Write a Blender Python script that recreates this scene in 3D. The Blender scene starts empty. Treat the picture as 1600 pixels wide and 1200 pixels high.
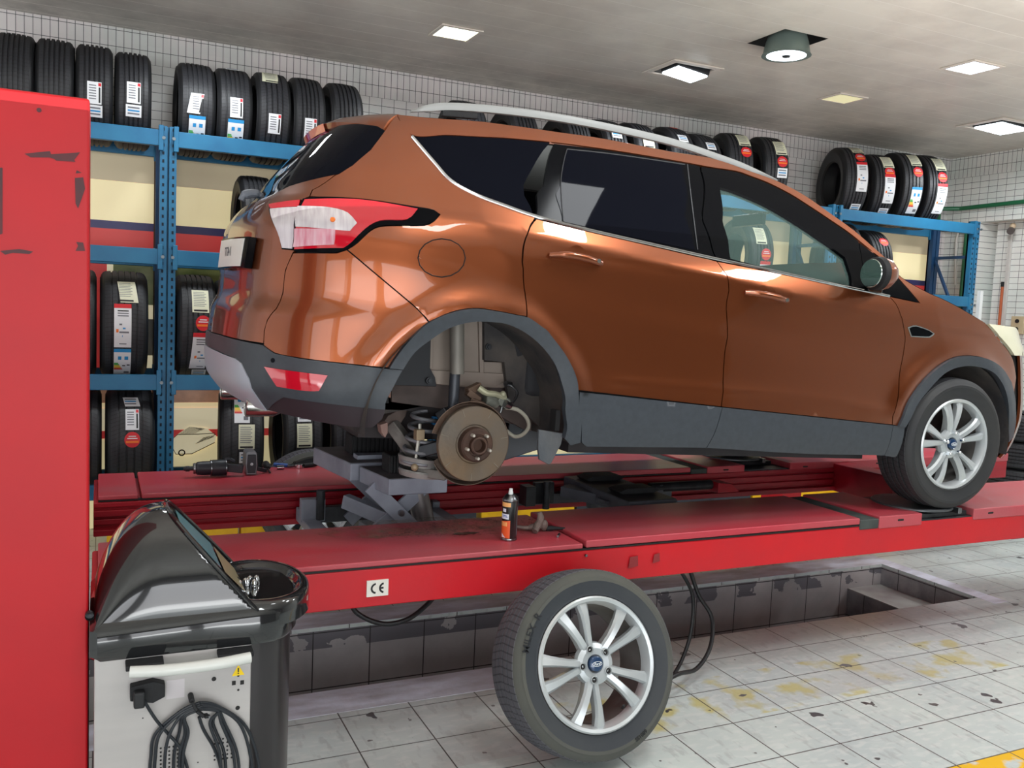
import bpy, bmesh, math, random
import numpy as np
from mathutils import Vector, Matrix
from mathutils.bvhtree import BVHTree
from mathutils.geometry import barycentric_transform, delaunay_2d_cdt
random.seed(7)
C = bpy.data.collections.new('scene'); bpy.context.scene.collection.children.link(C)
sc = bpy.context.scene
PI = math.pi
# ------------------------------------------------------------------ camera
FPX = 1387.03; YAW, PIT, ROL = .437541, -.0851797, .0434531
EYE = Vector((0, 0, 1.69))
FW = Vector((math.sin(YAW)*math.cos(PIT), math.cos(YAW)*math.cos(PIT), math.sin(PIT)))
r0 = FW.cross(Vector((0, 0, 1))).normalized(); u0 = r0.cross(FW)
RT_ = r0*math.cos(ROL)+u0*math.sin(ROL); UP_ = -r0*math.sin(ROL)+u0*math.cos(ROL)
def ray(x, y): return FW+RT_*((x-800)/FPX)-UP_*((y-600)/FPX)
def at(x, y, Y):
    d = ray(x, y); return EYE+d*(Y/d.y)
def atZ(x, y, z):
    d = ray(x, y); return EYE+d*((z-1.69)/d.z)
cam = bpy.data.objects.new('camera', bpy.data.cameras.new('camera')); C.objects.link(cam)
cam.matrix_world = Matrix(((RT_.x, UP_.x, -FW.x, EYE.x), (RT_.y, UP_.y, -FW.y, EYE.y), (RT_.z, UP_.z, -FW.z, EYE.z), (0, 0, 0, 1)))
cam.data.sensor_width = 36; cam.data.lens = 36*FPX/1600; cam.data.clip_start = .05
sc.camera = cam
# ------------------------------------------------------------------ materials
def lin(c):
    return tuple(((v/255)/12.92 if v/255 <= .04045 else ((v/255+.055)/1.055)**2.4) for v in c)
MATS = {}
def mat(name, rgb, rough=.5, metal=0., coat=0., n=None, bump=None, trans=0., emit=None, ior=1.45, alpha=1., spec=.5, dirt=None):
    """n=(scale,amount,rgb2[,stretch]) colour variation; bump=(scale,strength[,stretch])"""
    if name in MATS: return MATS[name]
    m = bpy.data.materials.new(name); m.use_nodes = True; MATS[name] = m
    nt = m.node_tree; b = nt.nodes['Principled BSDF']; L = nt.links
    col = lin(rgb)+(1,)
    b.inputs['Base Color'].default_value = col; b.inputs['Roughness'].default_value = rough
    b.inputs['Metallic'].default_value = metal; b.inputs['Coat Weight'].default_value = coat
    b.inputs['Coat Roughness'].default_value = .03; b.inputs['IOR'].default_value = ior
    b.inputs['Specular IOR Level'].default_value = spec
    b.inputs['Transmission Weight'].default_value = trans; b.inputs['Alpha'].default_value = alpha
    if emit: b.inputs['Emission Color'].default_value = lin(emit[0])+(1,); b.inputs['Emission Strength'].default_value = emit[1]
    def noise(scale, stretch=(1, 1, 1), det=6):
        tc = nt.nodes.new('ShaderNodeTexCoord'); mp = nt.nodes.new('ShaderNodeMapping'); mp.inputs['Scale'].default_value = stretch
        nz = nt.nodes.new('ShaderNodeTexNoise'); nz.inputs['Scale'].default_value = scale; nz.inputs['Detail'].default_value = det
        L.new(tc.outputs['Object'], mp.inputs[0]); L.new(mp.outputs[0], nz.inputs['Vector']); return nz
    if n:
        nz = noise(n[0], n[3] if len(n) > 3 else (1, 1, 1)); rp = nt.nodes.new('ShaderNodeValToRGB')
        rp.color_ramp.elements[0].position = .5-.5*n[1]; rp.color_ramp.elements[1].position = .5+.5*n[1] if n[1] > .2 else .75
        rp.color_ramp.elements[0].position = .35
        rp.color_ramp.elements[0].color = col; rp.color_ramp.elements[1].color = lin(n[2])+(1,)
        L.new(nz.outputs['Fac'], rp.inputs[0]); L.new(rp.outputs[0], b.inputs['Base Color'])
    if bump:
        nz = noise(bump[0], bump[2] if len(bump) > 2 else (1, 1, 1)); bp = nt.nodes.new('ShaderNodeBump'); bp.inputs['Strength'].default_value = bump[1]
        bp.inputs['Distance'].default_value = .01
        L.new(nz.outputs['Fac'], bp.inputs['Height']); L.new(bp.outputs[0], b.inputs['Normal'])
    return m
def grid_mat(name, rgb, grout, sx, sy, axes, off=(0, 0), gw=.03, rough=.3, var=.06, rgb2=None, extra=None, bumpy=.3, band=None):
    """tiles laid in metres along two world axes; band=(zmin, sx2, sy2) uses another tile above zmin"""
    m = bpy.data.materials.new(name); m.use_nodes = True; MATS[name] = m
    nt = m.node_tree; b = nt.nodes['Principled BSDF']; L = nt.links; N = nt.nodes.new
    geo = N('ShaderNodeNewGeometry'); sp = N('ShaderNodeSeparateXYZ'); L.new(geo.outputs['Position'], sp.inputs[0])
    def M(op, a, bb=None):
        q = N('ShaderNodeMath'); q.operation = op
        for i, v in enumerate((a, bb)):
            if v is None: continue
            if isinstance(v, (int, float)): q.inputs[i].default_value = v
            else: L.new(v, q.inputs[i])
        return q.outputs[0]
    A, B = sp.outputs[axes[0]], sp.outputs[axes[1]]
    def lines(sx, sy):
        out = []; ids = []
        for P, s, o in ((A, sx, off[0]), (B, sy, off[1])):
            q = M('DIVIDE', M('SUBTRACT', P, o), s); f = M('FRACT', q); ids.append(M('FLOOR', q))
            d = M('MINIMUM', f, M('SUBTRACT', 1., f)); out.append(M('MULTIPLY', d, s))
        cell = M('ADD', M('MULTIPLY', ids[0], 12.9898), M('MULTIPLY', ids[1], 78.233))
        rnd = M('FRACT', M('MULTIPLY', M('SINE', cell), 43758.5))
        return M('MINIMUM', out[0], out[1]), rnd
    d, rnd = lines(sx, sy)
    if band:
        d2, _ = lines(band[1], band[2]); t = M('GREATER_THAN', B, band[0])
        d = M('ADD', M('MULTIPLY', d2, t), M('MULTIPLY', d, M('SUBTRACT', 1., t)))
    g = M('LESS_THAN', d, gw)
    nz = N('ShaderNodeTexNoise'); nz.inputs['Scale'].default_value = 1.3; nz.inputs['Detail'].default_value = 8; nz.inputs['Roughness'].default_value = .65
    L.new(geo.outputs['Position'], nz.inputs['Vector'])
    mx = N('ShaderNodeMix'); mx.data_type = 'RGBA'; mx.inputs[6].default_value = lin(rgb)+(1,); mx.inputs[7].default_value = lin(rgb2 or rgb)+(1,)
    rp = N('ShaderNodeMapRange'); rp.inputs[1].default_value = .4; rp.inputs[2].default_value = .62; L.new(nz.outputs['Fac'], rp.inputs[0]); L.new(rp.outputs[0], mx.inputs[0])
    hv = N('ShaderNodeHueSaturation'); L.new(mx.outputs[2], hv.inputs['Color']); L.new(M('ADD', 1-var/2, M('MULTIPLY', rnd, var)), hv.inputs['Value'])
    cur = hv.outputs[0]
    if extra: cur = extra(nt, L, N, M, geo, cur)
    m2 = N('ShaderNodeMix'); m2.data_type = 'RGBA'; L.new(g, m2.inputs[0]); L.new(cur, m2.inputs[6]); m2.inputs[7].default_value = lin(grout)+(1,)
    L.new(m2.outputs[2], b.inputs['Base Color']); b.inputs['Roughness'].default_value = rough
    bp = N('ShaderNodeBump'); bp.inputs['Strength'].default_value = bumpy; bp.inputs['Distance'].default_value = .003
    L.new(M('SUBTRACT', 1., g), bp.inputs['Height']); L.new(bp.outputs[0], b.inputs['Normal'])
    return m
# ------------------------------------------------------------------ mesh helpers
class MB:
    def __init__(s): s.v = []; s.f = []; s.mi = []; s.cur = 0
    def add(s, vs, fs, T=None):
        k = len(s.v); s.v += [tuple(T @ Vector(p)) if T else tuple(p) for p in vs]
        s.f += [tuple(i+k for i in f) for f in fs]; s.mi += [s.cur]*len(fs); return s
    def box(s, a, b, T=None):
        x0, y0, z0 = a; x1, y1, z1 = b
        return s.add([(x0, y0, z0), (x1, y0, z0), (x1, y1, z0), (x0, y1, z0), (x0, y0, z1), (x1, y0, z1), (x1, y1, z1), (x0, y1, z1)],
                     [(0, 3, 2, 1), (4, 5, 6, 7), (0, 1, 5, 4), (1, 2, 6, 5), (2, 3, 7, 6), (3, 0, 4, 7)], T)
    def bar(s, p, q, w, h, up=(0, 0, 1)):
        p = Vector(p); q = Vector(q); d = (q-p).normalized(); a = d.cross(Vector(up))
        if a.length < 1e-4: a = d.cross(Vector((1, 0, 0)))
        a.normalize(); b = a.cross(d)
        vs = [c+a*(i*w/2)+b*(j*h/2) for c in (p, q) for i, j in ((-1, -1), (1, -1), (1, 1), (-1, 1))]
        return s.add(vs, [(3, 2, 1, 0), (4, 5, 6, 7), (0, 1, 5, 4), (1, 2, 6, 5), (2, 3, 7, 6), (3, 0, 4, 7)])
    def tube(s, pts, r, seg=10, closed=False, caps=True, smooth=0):
        pts = [Vector(p) for p in pts]
        if smooth: pts = catmull(pts, smooth, closed)
        n = len(pts); rs = r if isinstance(r, (list, tuple)) else [r]*n
        if len(rs) != n: rs = [rs[min(len(rs)-1, int(i*len(rs)/n))] for i in range(n)]
        vs = []; prev = None
        for i, p in enumerate(pts):
            t = (pts[(i+1) % n] if (closed or i < n-1) else p)-(pts[i-1] if (closed or i > 0) else p)
            t.normalize()
            if prev is None:
                a = t.orthogonal().normalized()
            else:
                a = (prev-t*prev.dot(t)).normalized()
            prev = a; b = t.cross(a)
            vs += [p+(a*math.cos(2*PI*k/seg)+b*math.sin(2*PI*k/seg))*rs[i] for k in range(seg)]
        fs = []
        for i in range(n if closed else n-1):
            for k in range(seg):
                j = (i+1) % n; fs.append((i*seg+k, i*seg+(k+1) % seg, j*seg+(k+1) % seg, j*seg+k))
        if caps and not closed: fs += [tuple(range(seg))[::-1], tuple((n-1)*seg+k for k in range(seg))]
        return s.add(vs, fs)
    def cyl(s, p, q, r, r2=None, seg=24): return s.tube([p, q], [r, r2 if r2 is not None else r], seg)
    def lathe(s, prof, o=(0, 0, 0), axis='Z', seg=48, closed=False, T=None):
        """prof = [(radius, height)] about the axis"""
        vs = []; n = len(prof)
        for (r, h) in prof:
            for k in range(seg):
                a = 2*PI*k/seg; c, d = r*math.cos(a), r*math.sin(a)
                vs.append({'Z': (c, d, h), 'Y': (c, h, d), 'X': (h, c, d)}[axis])
        vs = [Vector(o)+Vector(p) for p in vs]; fs = []
        for i in range(n if closed else n-1):
            j = (i+1) % n
            for k in range(seg):
                f = (i*seg+k, i*seg+(k+1) % seg, j*seg+(k+1) % seg, j*seg+k)
                fs.append(f if axis != 'Y' else f[::-1])
        return s.add(vs, fs, T)
    def prism(s, poly, f0, f1):
        """poly of 2D points; f0,f1 map (a,b)->3D for the two ends"""
        n = len(poly); vs = [f0(*p) for p in poly]+[f1(*p) for p in poly]
        return s.add(vs, [tuple(range(n))[::-1], tuple(range(n, 2*n))]+[(i, (i+1) % n, n+(i+1) % n, n+i) for i in range(n)])
    def ball(s, c, r, seg=16, sc_=(1, 1, 1)):
        k = seg//2; prof = [(max(1e-4, math.sin(PI*i/k)), -math.cos(PI*i/k)) for i in range(k+1)]
        T = Matrix.Translation(Vector(c)) @ Matrix.Diagonal((r*sc_[0], r*sc_[1], r*sc_[2], 1)); return s.lathe(prof, seg=seg, T=T)
    def build(s, name, m, parent=None, bevel=0, angle=35, smooth=True, loc=None, fixn=True, world=True):
        me = bpy.data.meshes.new(name); off = Vector((0, 0, 0))
        if world and parent is not None: off = wloc(parent)
        if loc is not None: off = Vector(loc)
        me.from_pydata([tuple(Vector(p)-off) for p in s.v], [], s.f)
        ms = m if isinstance(m, (list, tuple)) else [m]
        for q in ms: me.materials.append(q)
        for i, p in enumerate(me.polygons): p.material_index = s.mi[i]
        if fixn:
            bm = bmesh.new(); bm.from_mesh(me); bmesh.ops.recalc_face_normals(bm, faces=bm.faces); bm.to_mesh(me); bm.free()
        if smooth:
            me.polygons.foreach_set('use_smooth', [True]*len(me.polygons))
            me.set_sharp_from_angle(angle=math.radians(angle))
        o = bpy.data.objects.new(name, me); C.objects.link(o)
        if parent is not None: o.parent = parent
        if loc is not None: o.location = Vector(loc)-(wloc(parent) if parent is not None else Vector((0, 0, 0)))
        if bevel:
            b = o.modifiers.new('bevel', 'BEVEL'); b.width = bevel; b.segments = 2; b.limit_method = 'ANGLE'; b.angle_limit = math.radians(40); b.harden_normals = True
        return o
def wloc(o):
    v = Vector((0, 0, 0))
    while o is not None: v += o.location; o = o.parent
    return v
def catmull(p, n, closed=False):
    out = []; N = len(p)
    for i in range(N if closed else N-1):
        g = (lambda k: p[k % N]) if closed else (lambda k: p[max(0, min(N-1, k))])
        a, b, c, d = g(i-1), g(i), g(i+1), g(i+2)
        for j in range(n):
            t = j/n; out.append(.5*((2*b)+(c-a)*t+(2*a-5*b+4*c-d)*t*t+(3*b-a-3*c+d)*t**3))
    if not closed: out.append(p[-1])
    return out
def tag(o, label=None, cat=None, group=None, kind=None):
    if label: o['label'] = label
    if cat: o['category'] = cat
    if group: o['group'] = group
    if kind: o['kind'] = kind
    return o
def thing(name, loc=(0, 0, 0), label=None, cat=None, group=None, parent=None):
    o = bpy.data.objects.new(name, None); C.objects.link(o); o.empty_display_size = .1
    if parent is not None: o.parent = parent; o.location = Vector(loc)-wloc(parent)
    else: o.location = loc
    return tag(o, label, cat, group)
def copy_tree(o, parent=None):
    c = o.copy(); C.objects.link(c)
    if parent is not None: c.parent = parent
    for ch in [x for x in C.objects if x.parent == o]: copy_tree(ch, c)
    return c
def text_mesh(body, size, ext=.001, bold=0.):
    cu = bpy.data.curves.new('lettering', 'FONT'); cu.body = body; cu.size = size; cu.extrude = ext; cu.align_x = 'CENTER'; cu.align_y = 'CENTER'; cu.offset = bold
    o = bpy.data.objects.new('lettering', cu); C.objects.link(o); bpy.context.view_layer.update()
    me = bpy.data.meshes.new_from_object(o.evaluated_get(bpy.context.evaluated_depsgraph_get()))
    vs = [v.co.copy() for v in me.vertices]; fs = [tuple(p.vertices) for p in me.polygons]
    bpy.data.objects.remove(o); bpy.data.curves.remove(cu); bpy.data.meshes.remove(me)
    return vs, fs
# ------------------------------------------------------------------ palette
RED = mat('red lift paint', (203, 22, 34), .38, n=(3., .6, (186, 30, 42)), bump=(60, .05))
REDTOP = mat('worn red plate paint', (188, 56, 70), .36, n=(2.2, .5, (172, 92, 98), (.4, 2, 1)), bump=(90, .08))
DKRED = mat('shaded dark red paint', (172, 18, 38), .42, n=(4, .5, (136, 16, 34), (.3, 1, 3)), bump=(40, .1))  # darker red of the far platform, rails and cross beam
BLUE = mat('blue rack paint', (34, 112, 152), .45, n=(5, .5, (24, 94, 136)))
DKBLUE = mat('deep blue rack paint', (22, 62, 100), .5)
BLACK = mat('black rubber block', (26, 27, 30), .7, bump=(60, .2))
STEEL = mat('bare steel', (150, 152, 155), .3, 1., n=(20, .5, (110, 112, 116)))
DSTEEL = mat('dark steel', (62, 64, 68), .45, .6, n=(14, .5, (42, 42, 45)))
GPAINT = mat('grey jack paint', (150, 156, 170), .5, n=(7, .5, (124, 128, 142)), bump=(30, .1))
GPAINTD = mat('dusty grey jack top', (112, 108, 112), .7, n=(5, .6, (78, 76, 80)))
YEL = mat('yellow paint', (238, 186, 12), .5, n=(9, .5, (214, 160, 10)))
RUST = mat('rusty brown steel', (106, 84, 70), .6, .35, n=(6, .6, (78, 66, 60)), bump=(30, .3))
# ================================================================== the setting
YW, XW, ZC = 6.9, 8.35, 3.5
XL, YB = -6.5, -4.0
def struct(name, mb, m, **k): return tag(mb.build(name, m, **k), kind='structure')
def floor_extra(nt, L, N, M, geo, cur):
    sp = N('ShaderNodeSeparateXYZ'); L.new(geo.outputs['Position'], sp.inputs[0]); X, Y = sp.outputs[0], sp.outputs[1]
    def inr(v, a, b): return M('MULTIPLY', M('GREATER_THAN', v, a), M('LESS_THAN', v, b))
    def mixc(cur, fac, rgb):
        q = N('ShaderNodeMix'); q.data_type = 'RGBA'; L.new(fac, q.inputs[0]); L.new(cur, q.inputs[6]); q.inputs[7].default_value = lin(rgb)+(1,); return q.outputs[2]
    def nz(scale, lo, hi, det=8, st=(1, 1, 1)):
        mp = N('ShaderNodeMapping'); mp.inputs['Scale'].default_value = st; L.new(geo.outputs['Position'], mp.inputs[0])
        n = N('ShaderNodeTexNoise'); n.inputs['Scale'].default_value = scale; n.inputs['Detail'].default_value = det; L.new(mp.outputs[0], n.inputs['Vector'])
        r = N('ShaderNodeMapRange'); r.inputs[1].default_value = lo; r.inputs[2].default_value = hi; L.new(n.outputs['Fac'], r.inputs[0]); return r.outputs[0]
    cur = mixc(cur, M('MULTIPLY', nz(14, .5, .62, 6, (1, 2.5, 1)), .35), (226, 228, 226))
    cur = mixc(cur, M('MULTIPLY', nz(9, .56, .64, 6, (3, 1, 1)), .3), (148, 150, 152))
    # worn yellow paint line along the pit and another nearer the camera
    y1 = M('MULTIPLY', inr(Y, 2.86, 3.25), M('MULTIPLY', inr(X, 1.6, 4.2), nz(5.5, .52, .62)))
    cur = mixc(cur, M('MULTIPLY', y1, .75), (196, 184, 96))
    y2 = M('MULTIPLY', inr(Y, 2.08, 2.24), M('MULTIPLY', inr(X, 2.55, 7), nz(7, .40, .46)))
    cur = mixc(cur, y2, (240, 190, 40))
    # oily chips
    cur = mixc(cur, nz(5.5, .70, .705, 3), (82, 84, 88))
    cur = mixc(cur, M('MULTIPLY', nz(11, .70, .705, 3), .9), (66, 64, 66))
    dirt = M('MULTIPLY', inr(Y, 2.9, 3.72), nz(1.1, .35, .75)); cur = mixc(cur, M('MULTIPLY', dirt, .45), (168, 160, 164))
    return cur
def pit_extra(nt, L, N, M, geo, cur):
    sp = N('ShaderNodeSeparateXYZ'); L.new(geo.outputs['Position'], sp.inputs[0])
    n = N('ShaderNodeTexNoise'); n.inputs['Scale'].default_value = 5; n.inputs['Detail'].default_value = 8; L.new(geo.outputs['Position'], n.inputs['Vector'])
    band = M('GREATER_THAN', sp.outputs[2], -.115); peel = M('LESS_THAN', M('ADD', n.outputs['Fac'], M('MULTIPLY', M('GREATER_THAN', sp.outputs[0], 2.9), .13)), .60)
    q = N('ShaderNodeMix'); q.data_type = 'RGBA'; L.new(M('MULTIPLY', band, peel), q.inputs[0]); L.new(cur, q.inputs[6]); q.inputs[7].default_value = lin((118, 117, 124))+(1,); return q.outputs[2]
FLOOR = grid_mat('pale stone floor tiles', (204, 214, 211), (84, 82, 82), .3034, .295, (0, 1), (2.413-.3034*20, 2.831-.295*20), .0028, .33, .05, (190, 201, 202), floor_extra, .25)
PITW = grid_mat('grey pit wall tiles', (196, 193, 194), (60, 58, 60), .3034, .30, (0, 2), (.1, -.33), .003, .5, .1, (170, 168, 170), pit_extra)
PITX = grid_mat('grey pit end tiles', (170, 168, 170), (60, 58, 60), .3, .30, (1, 2), (.1, -.33), .003, .5, .1, (80, 78, 86))
KERBM = mat('blue grey pit rim concrete', (226, 232, 248), .6, n=(4, .6, (166, 164, 170), (1, 3, 1)), bump=(25, .3))
PX0, PX1, PY0, PY1 = -2.2, 5.03, 3.69, 4.45
m = MB()
for a, b in (((XL-6, YB-8, -.02), (XW, PY0, 0)), ((XL-6, PY1, -.02), (XW, YW, 0)), ((XL-6, PY0, -.02), (PX0, PY1, 0)), ((PX1, PY0, -.02), (XW, PY1, 0))): m.box(a, b)
struct('floor', m, FLOOR, smooth=False)
m = MB(); t = .0012
for a, b in (((PX0, PY0-.22, 0), (1.75, PY0, t)), ((PX0, PY1, 0), (PX1+.12, PY1+.2, t)), ((PX1, PY0-.12, 0), (PX1+.12, PY1, t))): m.box(a, b)
struct('trim_1', m, KERBM, smooth=False)
m = MB(); d = -1.3
m.box((PX0-.1, PY1, d), (PX1, PY1+.1, -.02)); m.box((PX0-.1, PY0-.1, d), (PX1, PY0, -.02))
struct('trim_3', m, PITW, smooth=False)
m = MB(); m.box((PX1, PY0, d), (PX1+.1, PY1, -.02)); m.box((4.72, PY0, d), (4.74, PY1, -.152)); m.box((PX0-.1, PY0, d), (PX0, PY1, 0)); struct('trim_4', m, PITX, smooth=False)
m = MB(); m.box((4.72, PY0, -.152), (PX1, PY1, -.145)); struct('trim_2', m, mat('pale dusty step', (186, 190, 184), .6, n=(3, .6, (120, 104, 108))), smooth=False)
m = MB(); m.box((PX0, PY0, d-.05), (4.72, PY1, d)); struct('trim_5', m, mat('dark pit bottom', (70, 70, 74), .6), smooth=False)
TILE = grid_mat('white glazed wall tiles', (222, 214, 214), (66, 66, 70), .1, .062, (0, 2), (0, 3.28-.062*50), .0019, .25, .05, (206, 208, 206), None, .4, (3.28, .0505, .11))
TILEX = grid_mat('white glazed wall tiles right', (228, 226, 222), (66, 66, 70), .1, .062, (1, 2), (.02, 3.28-.062*50), .0019, .25, .05, (212, 218, 214), None, .4, (3.28, .0505, .11))
m = MB(); m.box((XL, YW, 0), (XW+.1, YW+.1, ZC)); struct('wall_back', m, TILE, smooth=False)
ZL = 2.80; XP = 8.52
m = MB(); m.box((XW, 6.50, 0), (XW+.4, YW, ZC)); m.box((XW, YB, ZL), (XW+.1, 6.50, ZC)); m.box((XW, YB, 0), (XW+.1, 3.2, ZL)); struct('wall_right', m, TILEX, smooth=False)
m = MB(); m.box((8.80, 3.2, 0), (8.9, 6.5, ZL)); struct('trim_6', m, TILEX, smooth=False)
m = MB(); m.box((XW, 3.1, -.02), (8.9, 6.5, 0)); struct('trim_9', m, FLOOR, smooth=False)
m = MB(); m.box((XP, 5.95, 0), (8.8, 6.40, ZL)); struct('trim_10', m, TILEX, smooth=False)
m = MB(); m.box((XW+.1, 3.1, ZL), (8.9, 6.5, ZL+.03)); struct('trim_7', m, mat('pale soffit', (196, 184, 172), .6), smooth=False)
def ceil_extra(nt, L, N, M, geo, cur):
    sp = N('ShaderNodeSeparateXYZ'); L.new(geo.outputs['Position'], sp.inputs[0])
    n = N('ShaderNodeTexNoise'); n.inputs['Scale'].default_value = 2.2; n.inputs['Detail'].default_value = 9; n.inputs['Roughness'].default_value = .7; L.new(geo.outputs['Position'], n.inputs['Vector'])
    r = N('ShaderNodeMapRange'); r.inputs[1].default_value = 5.0; r.inputs[2].default_value = 6.9; L.new(sp.outputs[1], r.inputs[0])  # mottled darkening, stronger towards the back wall
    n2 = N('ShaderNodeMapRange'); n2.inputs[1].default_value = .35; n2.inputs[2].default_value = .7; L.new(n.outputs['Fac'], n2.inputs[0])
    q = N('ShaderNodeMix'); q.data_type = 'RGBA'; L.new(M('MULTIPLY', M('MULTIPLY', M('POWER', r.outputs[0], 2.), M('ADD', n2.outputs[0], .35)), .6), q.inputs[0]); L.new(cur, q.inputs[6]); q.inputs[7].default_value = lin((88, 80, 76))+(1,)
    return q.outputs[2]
CEIL = grid_mat('white ceiling panels darker near wall', (226, 219, 208), (232, 226, 218), 40, .2, (0, 1), (-50, .05), .003, .35, .02, (206, 198, 188), ceil_extra, .5)
# lamp openings are boxed by hand: the ceiling is one slab with recessed holes left for two of the lamps
holes = [(3.72, 5.44, 4.10, 5.80), (3.88, 4.50, 4.24, 4.86)]
xs = sorted({XL, XW}|{h[0] for h in holes}|{h[2] for h in holes}); ys = sorted({YB, YW}|{h[1] for h in holes}|{h[3] for h in holes})
m = MB()
for i in range(len(xs)-1):
    for j in range(len(ys)-1):
        cx, cy = (xs[i]+xs[i+1])/2, (ys[j]+ys[j+1])/2
        if any(h[0] < cx < h[2] and h[1] < cy < h[3] for h in holes): continue
        m.add([(xs[i], ys[j], ZC), (xs[i+1], ys[j], ZC), (xs[i+1], ys[j+1], ZC), (xs[i], ys[j+1], ZC)], [(0, 3, 2, 1)])
struct('ceiling', m, CEIL, smooth=False, fixn=False)
m = MB(); m.box((XL, YB, ZC+.3), (XW+.1, YW+.1, ZC+.35)); struct('trim_8', m, mat('dark void', (40, 38, 36), .9), smooth=False)
# shop front added behind the camera to shape reflections: piers and a lintel, daylight beyond
FRONT = mat('added front render', (84, 74, 66), .7, n=(2, .5, (72, 64, 58)))
m = MB(); m.box((XL, YB-.25, 2.9), (XW, YB, ZC+.3))
for x in (XL, -2.6, -.4): m.box((x, YB-.25, 0), (x+.35, YB, 2.9))
m.box((2.6, YB-.25, 0), (XW, YB, 2.9))  # right side closed to block light and keep the doors dark
struct('wall_front_added', m, FRONT, smooth=False)
# ------------------------------------------------------------------ ceiling lamps
GLOW = mat('lit diffuser', (255, 255, 250), .4, emit=((236, 248, 255), 5.))
GLOWW = mat('warm lit diffuser', (250, 250, 220), .4, emit=((244, 252, 226), 3.2))
GLOWB = mat('cool lit diffuser', (230, 240, 255), .4, emit=((205, 225, 255), 3.5))
DIM = mat('unlit cream diffuser with glow', (236, 230, 180), .4, emit=((240, 232, 186), .55))  # unlit panel, its brightness put in as a faint glow
LFR = mat('white lamp frame', (214, 204, 194), .5)
def panel_lamp(x0, y0, x1, y1, g, label, name='ceiling_panel_light'):
    t = thing(name, ((x0+x1)/2, (y0+y1)/2, ZC), label, 'ceiling light'); b = .025
    m = MB()
    for a, c in (((x0, y0), (x1, y0+b)), ((x0, y1-b), (x1, y1)), ((x0, y0+b), (x0+b, y1-b)), ((x1-b, y0+b), (x1, y1-b))): m.box((*a, ZC-.012), (*c, ZC-.001))
    m.build('frame', LFR, t, bevel=.003)
    MB().box((x0+b, y0+b, ZC-.008), (x1-b, y1-b, ZC-.002)).build('diffuser', g, t)
panel_lamp(2.0, 5.57, 2.29, 5.85, GLOWW, 'square warm lit ceiling panel nearest the red column')
panel_lamp(5.35, 4.30, 5.66, 4.58, GLOWB, 'bluish white lit square ceiling panel beyond the round bay light')
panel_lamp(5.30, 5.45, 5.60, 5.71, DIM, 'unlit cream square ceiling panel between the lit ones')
def tilted_flood(x0, y0, x1, y1, label, tilt, depth):
    cx, cy = (x0+x1)/2, (y0+y1)/2; t = thing('recessed_floodlight', (cx, cy, ZC), label, 'ceiling light'); m = MB(); b = .05
    for a, c in (((x0-b, y0-b), (x1+b, y0)), ((x0-b, y1), (x1+b, y1+b)), ((x0-b, y0), (x0, y1)), ((x1, y0), (x1+b, y1))): m.box((*a, ZC-.012), (*c, ZC-.001))
    m.build('frame', LFR, t, bevel=.003)
    w = (x1-x0)*.42; T = Matrix.Translation((cx+.02, cy, ZC-depth)) @ Matrix.Rotation(tilt, 4, 'Y')
    m = MB(); m.box((-w, -w*.8, .01), (w, w*.8, .09), T); m.build('housing', DSTEEL, t, bevel=.01)
    m = MB(); m.box((-w*.92, -w*.72, -.004), (w*.92, w*.72, .012), T); m.build('glass', GLOW, t, bevel=.004)
tilted_flood(3.74, 5.46, 4.08, 5.78, 'square floodlight hanging tilted out of its ceiling frame above the car roof', .12, .035)
tilted_flood(7.05, 5.35, 7.50, 5.72, 'white lit floodlight recessed in the ceiling nearest the tiled room corner', .05, .03)
t = thing('round_bay_light', (4.06, 4.68, ZC), 'round green-grey bay light hanging from a square ceiling hole', 'ceiling light')
m = MB(); m.lathe([(.02, .12), (.10, .10), (.135, .0), (.150, -.07), (.158, -.085), (.150, -.087), (.125, -.084)], (4.06, 4.68, ZC-.01)); m.build('shade', mat('grey green metal', (120, 134, 128), .35, .3), t)
m = MB(); m.lathe([(.0001, -.085), (.126, -.085)], (4.06, 4.68, ZC-.01)); m.build('lens', GLOW, t, fixn=False)
m = MB(); m.lathe([(.028, -.085), (.024, -.093), (.0001, -.094)], (4.06, 4.68, ZC-.01)); m.build('hub', DSTEEL, t)
# ------------------------------------------------------------------ light
w = bpy.data.worlds.new('sky'); sc.world = w; w.use_nodes = True; nt = w.node_tree
bg = nt.nodes['Background']; tc = nt.nodes.new('ShaderNodeTexCoord'); sp = nt.nodes.new('ShaderNodeSeparateXYZ'); rp = nt.nodes.new('ShaderNodeValToRGB')
nt.links.new(tc.outputs['Generated'], sp.inputs[0]); mr = nt.nodes.new('ShaderNodeMapRange'); mr.inputs[1].default_value = -.2; mr.inputs[2].default_value = .8
nt.links.new(sp.outputs[2], mr.inputs[0]); nt.links.new(mr.outputs[0], rp.inputs[0])
e = rp.color_ramp.elements; e[0].position = .0; e[0].color = (1.7, 1.7, 1.68, 1); e[1].position = 1.; e[1].color = lin((226, 238, 255))+(1,)
k = rp.color_ramp.elements.new(.19); k.color = (1.4, 1.4, 1.38, 1); k = rp.color_ramp.elements.new(.21); k.color = (.45, .42, .4, 1); k = rp.color_ramp.elements.new(.42); k.color = (.5, .5, .52, 1); k = rp.color_ramp.elements.new(.5); k.color = (1.05, 1.08, 1.12, 1)
nt.links.new(rp.outputs[0], bg.inputs[0]); bg.inputs[1].default_value = 1.6
def area(name, loc, rot, sx, sy, power, col=(1, 1, 1)):
    l = bpy.data.lights.new(name, 'AREA'); l.shape = 'RECTANGLE'; l.size = sx; l.size_y = sy; l.energy = power; l.color = col
    o = bpy.data.objects.new(name, l); C.objects.link(o); o.location = loc; o.rotation_euler = rot; return o
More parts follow.
